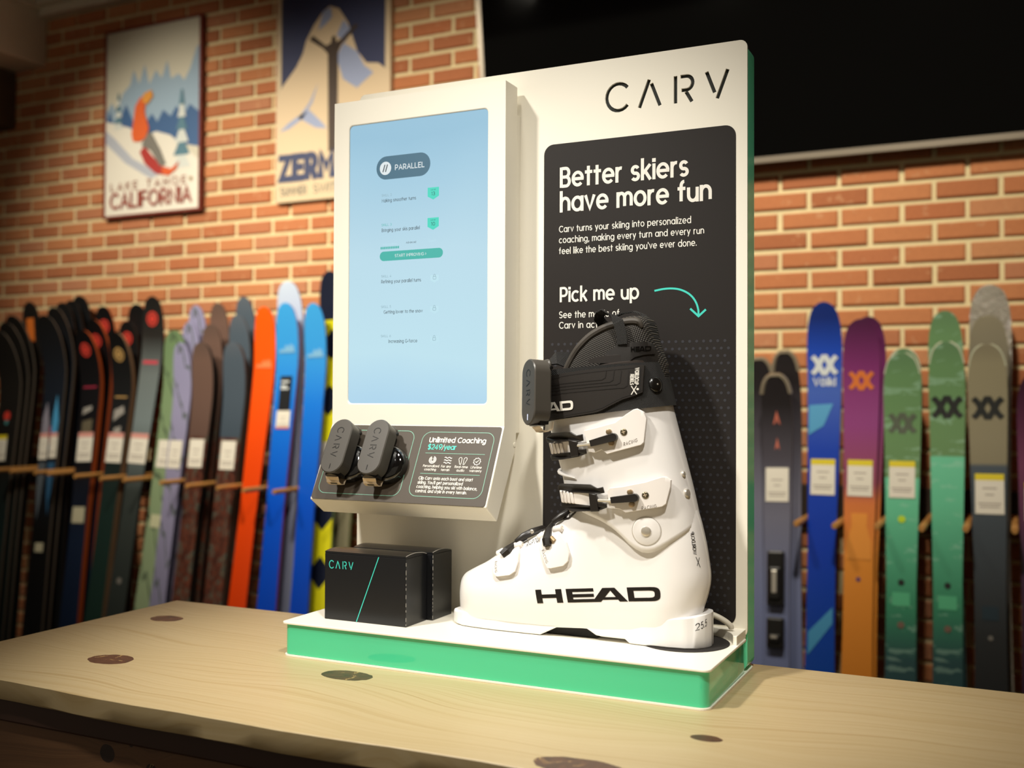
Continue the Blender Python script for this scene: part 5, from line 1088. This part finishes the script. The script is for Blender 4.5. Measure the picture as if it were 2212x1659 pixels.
k_sheet = S_('sheet_black_green', [(0, (30, 56, 48)), (.5, (30, 48, 44)), (.7, (30, 32, 34)), (1, (20, 19, 19))])
ski('black ski tip, tallest behind the tan-logo ski', -3.206, 2, -.0543, 1.662, .125, k_sheet, e_blk)
o, L = ski('black ski with red round logo just behind the tan-logo ski', -3.219, 1, -.0451, 1.580, .118, k_sheet, e_blk); disc(o, L, .05, 1.52, .030, ink_r, ink_k)
o, L = ski('black ski with a tan round logo and tan side wall', -3.272, 0, .0101, 1.518, .118, k_sheet, e_tan, .09, .030); disc(o, L, .09, 1.44, .030, ink_t, ink_k); stripe(o, 1.255, 1.262, ink_t, .07); price(o, .97, 0, .09, .13, m_pink); shape(o, [(-.03, 1.15), (.03, 1.19), (.02, 1.22), (-.03, 1.2)], mat('ski_ash', (150, 146, 140), .5)); shape(o, [(-.02, 1.08), (.02, 1.09), (.02, 1.13), (-.02, 1.12)], mat('ski_ash', (150, 146, 140), .5))
k2 = S_('sheet_black_navy', [(0, (20, 34, 60)), (.4, (24, 36, 58)), (.6, (22, 22, 26)), (1, (16, 15, 16))])
o, L = ski('black ski with red round logo, back one left of the tan-logo ski', -3.356, 2, -.0886, 1.664, .125, k2, e_org); disc(o, L, .05, 1.59, .032, ink_r, ink_k)
o, L = ski('black ski with orange side wall, between the two red-logo skis', -3.397, 1, -.0392, 1.585, .125, k2, e_org, .09, .026); disc(o, L, .09, 1.51, .030, ink_r, ink_k)
o, L = ski('black and navy ski with red round logo, red bar and orange side wall', -3.400, 0, -.040, 1.534, .125, k2, e_org, .09, .026); disc(o, L, .09, 1.465, .030, ink_r, ink_k); stripe(o, 1.30, 1.308, ink_m, .08); price(o, .97, 0, .09, .13, m_pink); shape(o, [(-.035, 1.18), (.02, 1.2), (.02, 1.22), (-.03, 1.21)], mat('ski_ash', (150, 146, 140), .5)); shape(o, [(-.03, 1.09), (.03, 1.10), (.03, 1.16), (-.03, 1.15)], mat('ski_khaki', (96, 88, 70), .5)); shape(o, [(-.036, .70), (.036, .70), (.036, .77), (-.036, .77)], mat('ski_cream2', (190, 184, 156), .5))
k3 = S_('sheet_coal', [(0, (22, 24, 26)), (.4, (18, 18, 18)), (.7, (26, 34, 46)), (1, (24, 23, 22))])
ski('black ski tip, rightmost of the dark tips above the blue diamonds', -3.606, 2.9, -.062, 1.723, .13, k3, e_blk); ski('black ski tip, middle of the dark tips above the blue diamonds', -3.590, 2.2, -.080, 1.70, .13, k3, e_blk); ski('black ski tip, leftmost of the dark tips above the blue diamonds', -3.572, 1.5, -.100, 1.69, .13, k3, e_blk)
ski('black ski pressed behind the one with blue diamonds, side edge showing', -3.616, .75, -.045, 1.645, .13, k3, e_ash, .10)
o, L = ski('black ski with pale blue diamond graphics and two white tags', -3.614, 0, -.0534, 1.605, .140, k3, e_ash, .10); shape(o, [(-.055, 1.02), (-.05, 1.17), (-.03, 1.24), (-.008, 1.14), (-.004, 1.02)], mat('ski_mauve', (136, 132, 146), .5)); shape(o, [(.004, 1.02), (.014, 1.18), (.028, 1.27), (.05, 1.15), (.04, 1.02)], ink_b); shape(o, [(-.004, 1.12), (.006, 1.13), (.018, 1.02), (.008, 1.02)], ink_m, -.0082)
price(o, .975, -.031, .052, .12, m_pink); price(o, .98, .031, .046, .115, m_pink); shape(o, [(-.055, .96), (-.006, .96), (-.02, .78), (-.034, .70), (-.05, .82)], mat('ski_slate', (84, 92, 100), .5)); shape(o, [(.006, .96), (.05, .96), (.04, .82), (.03, .72), (.014, .82)], mat('ski_steel', (44, 88, 124), .5)); shape(o, [(-.025, .56), (.025, .56), (.025, .60), (-.025, .60)], mat('ski_cream2', (190, 184, 156), .5))
k4 = S_('sheet_charcoal', [(0, (20, 40, 40)), (.4, (26, 44, 44)), (.6, (30, 28, 26)), (1, (28, 26, 24))])
o, L = ski('black ski with an orange tip panel, far back at the left edge', -3.888, 2, -.06, 1.70, .12, k4, e_blk); stripe(o, 1.53, 1.64, ink_o, .05)
ski('black ski with a long curved side edge, second from the left edge', -3.893, 1.2, -.05, 1.615, .14, k4, e_ash, .11)
ski('black ski with curved side edge, just behind the red-dotted leftmost ski', -3.893, .55, -.05, 1.58, .14, k4, e_ash, .11)
o, L = ski('black ski with a red dot and yellow-topped tag, cut by the left edge', -3.900, -.1, -.05, 1.54, .145, k4, e_ash, .11); disc(o, L, .1, 1.17, .022, ink_r); disc(o, L, .1, 1.14, .012, mat('ski_teal', (70, 130, 130), .5)); price(o, .96, -.02, .07, .12)
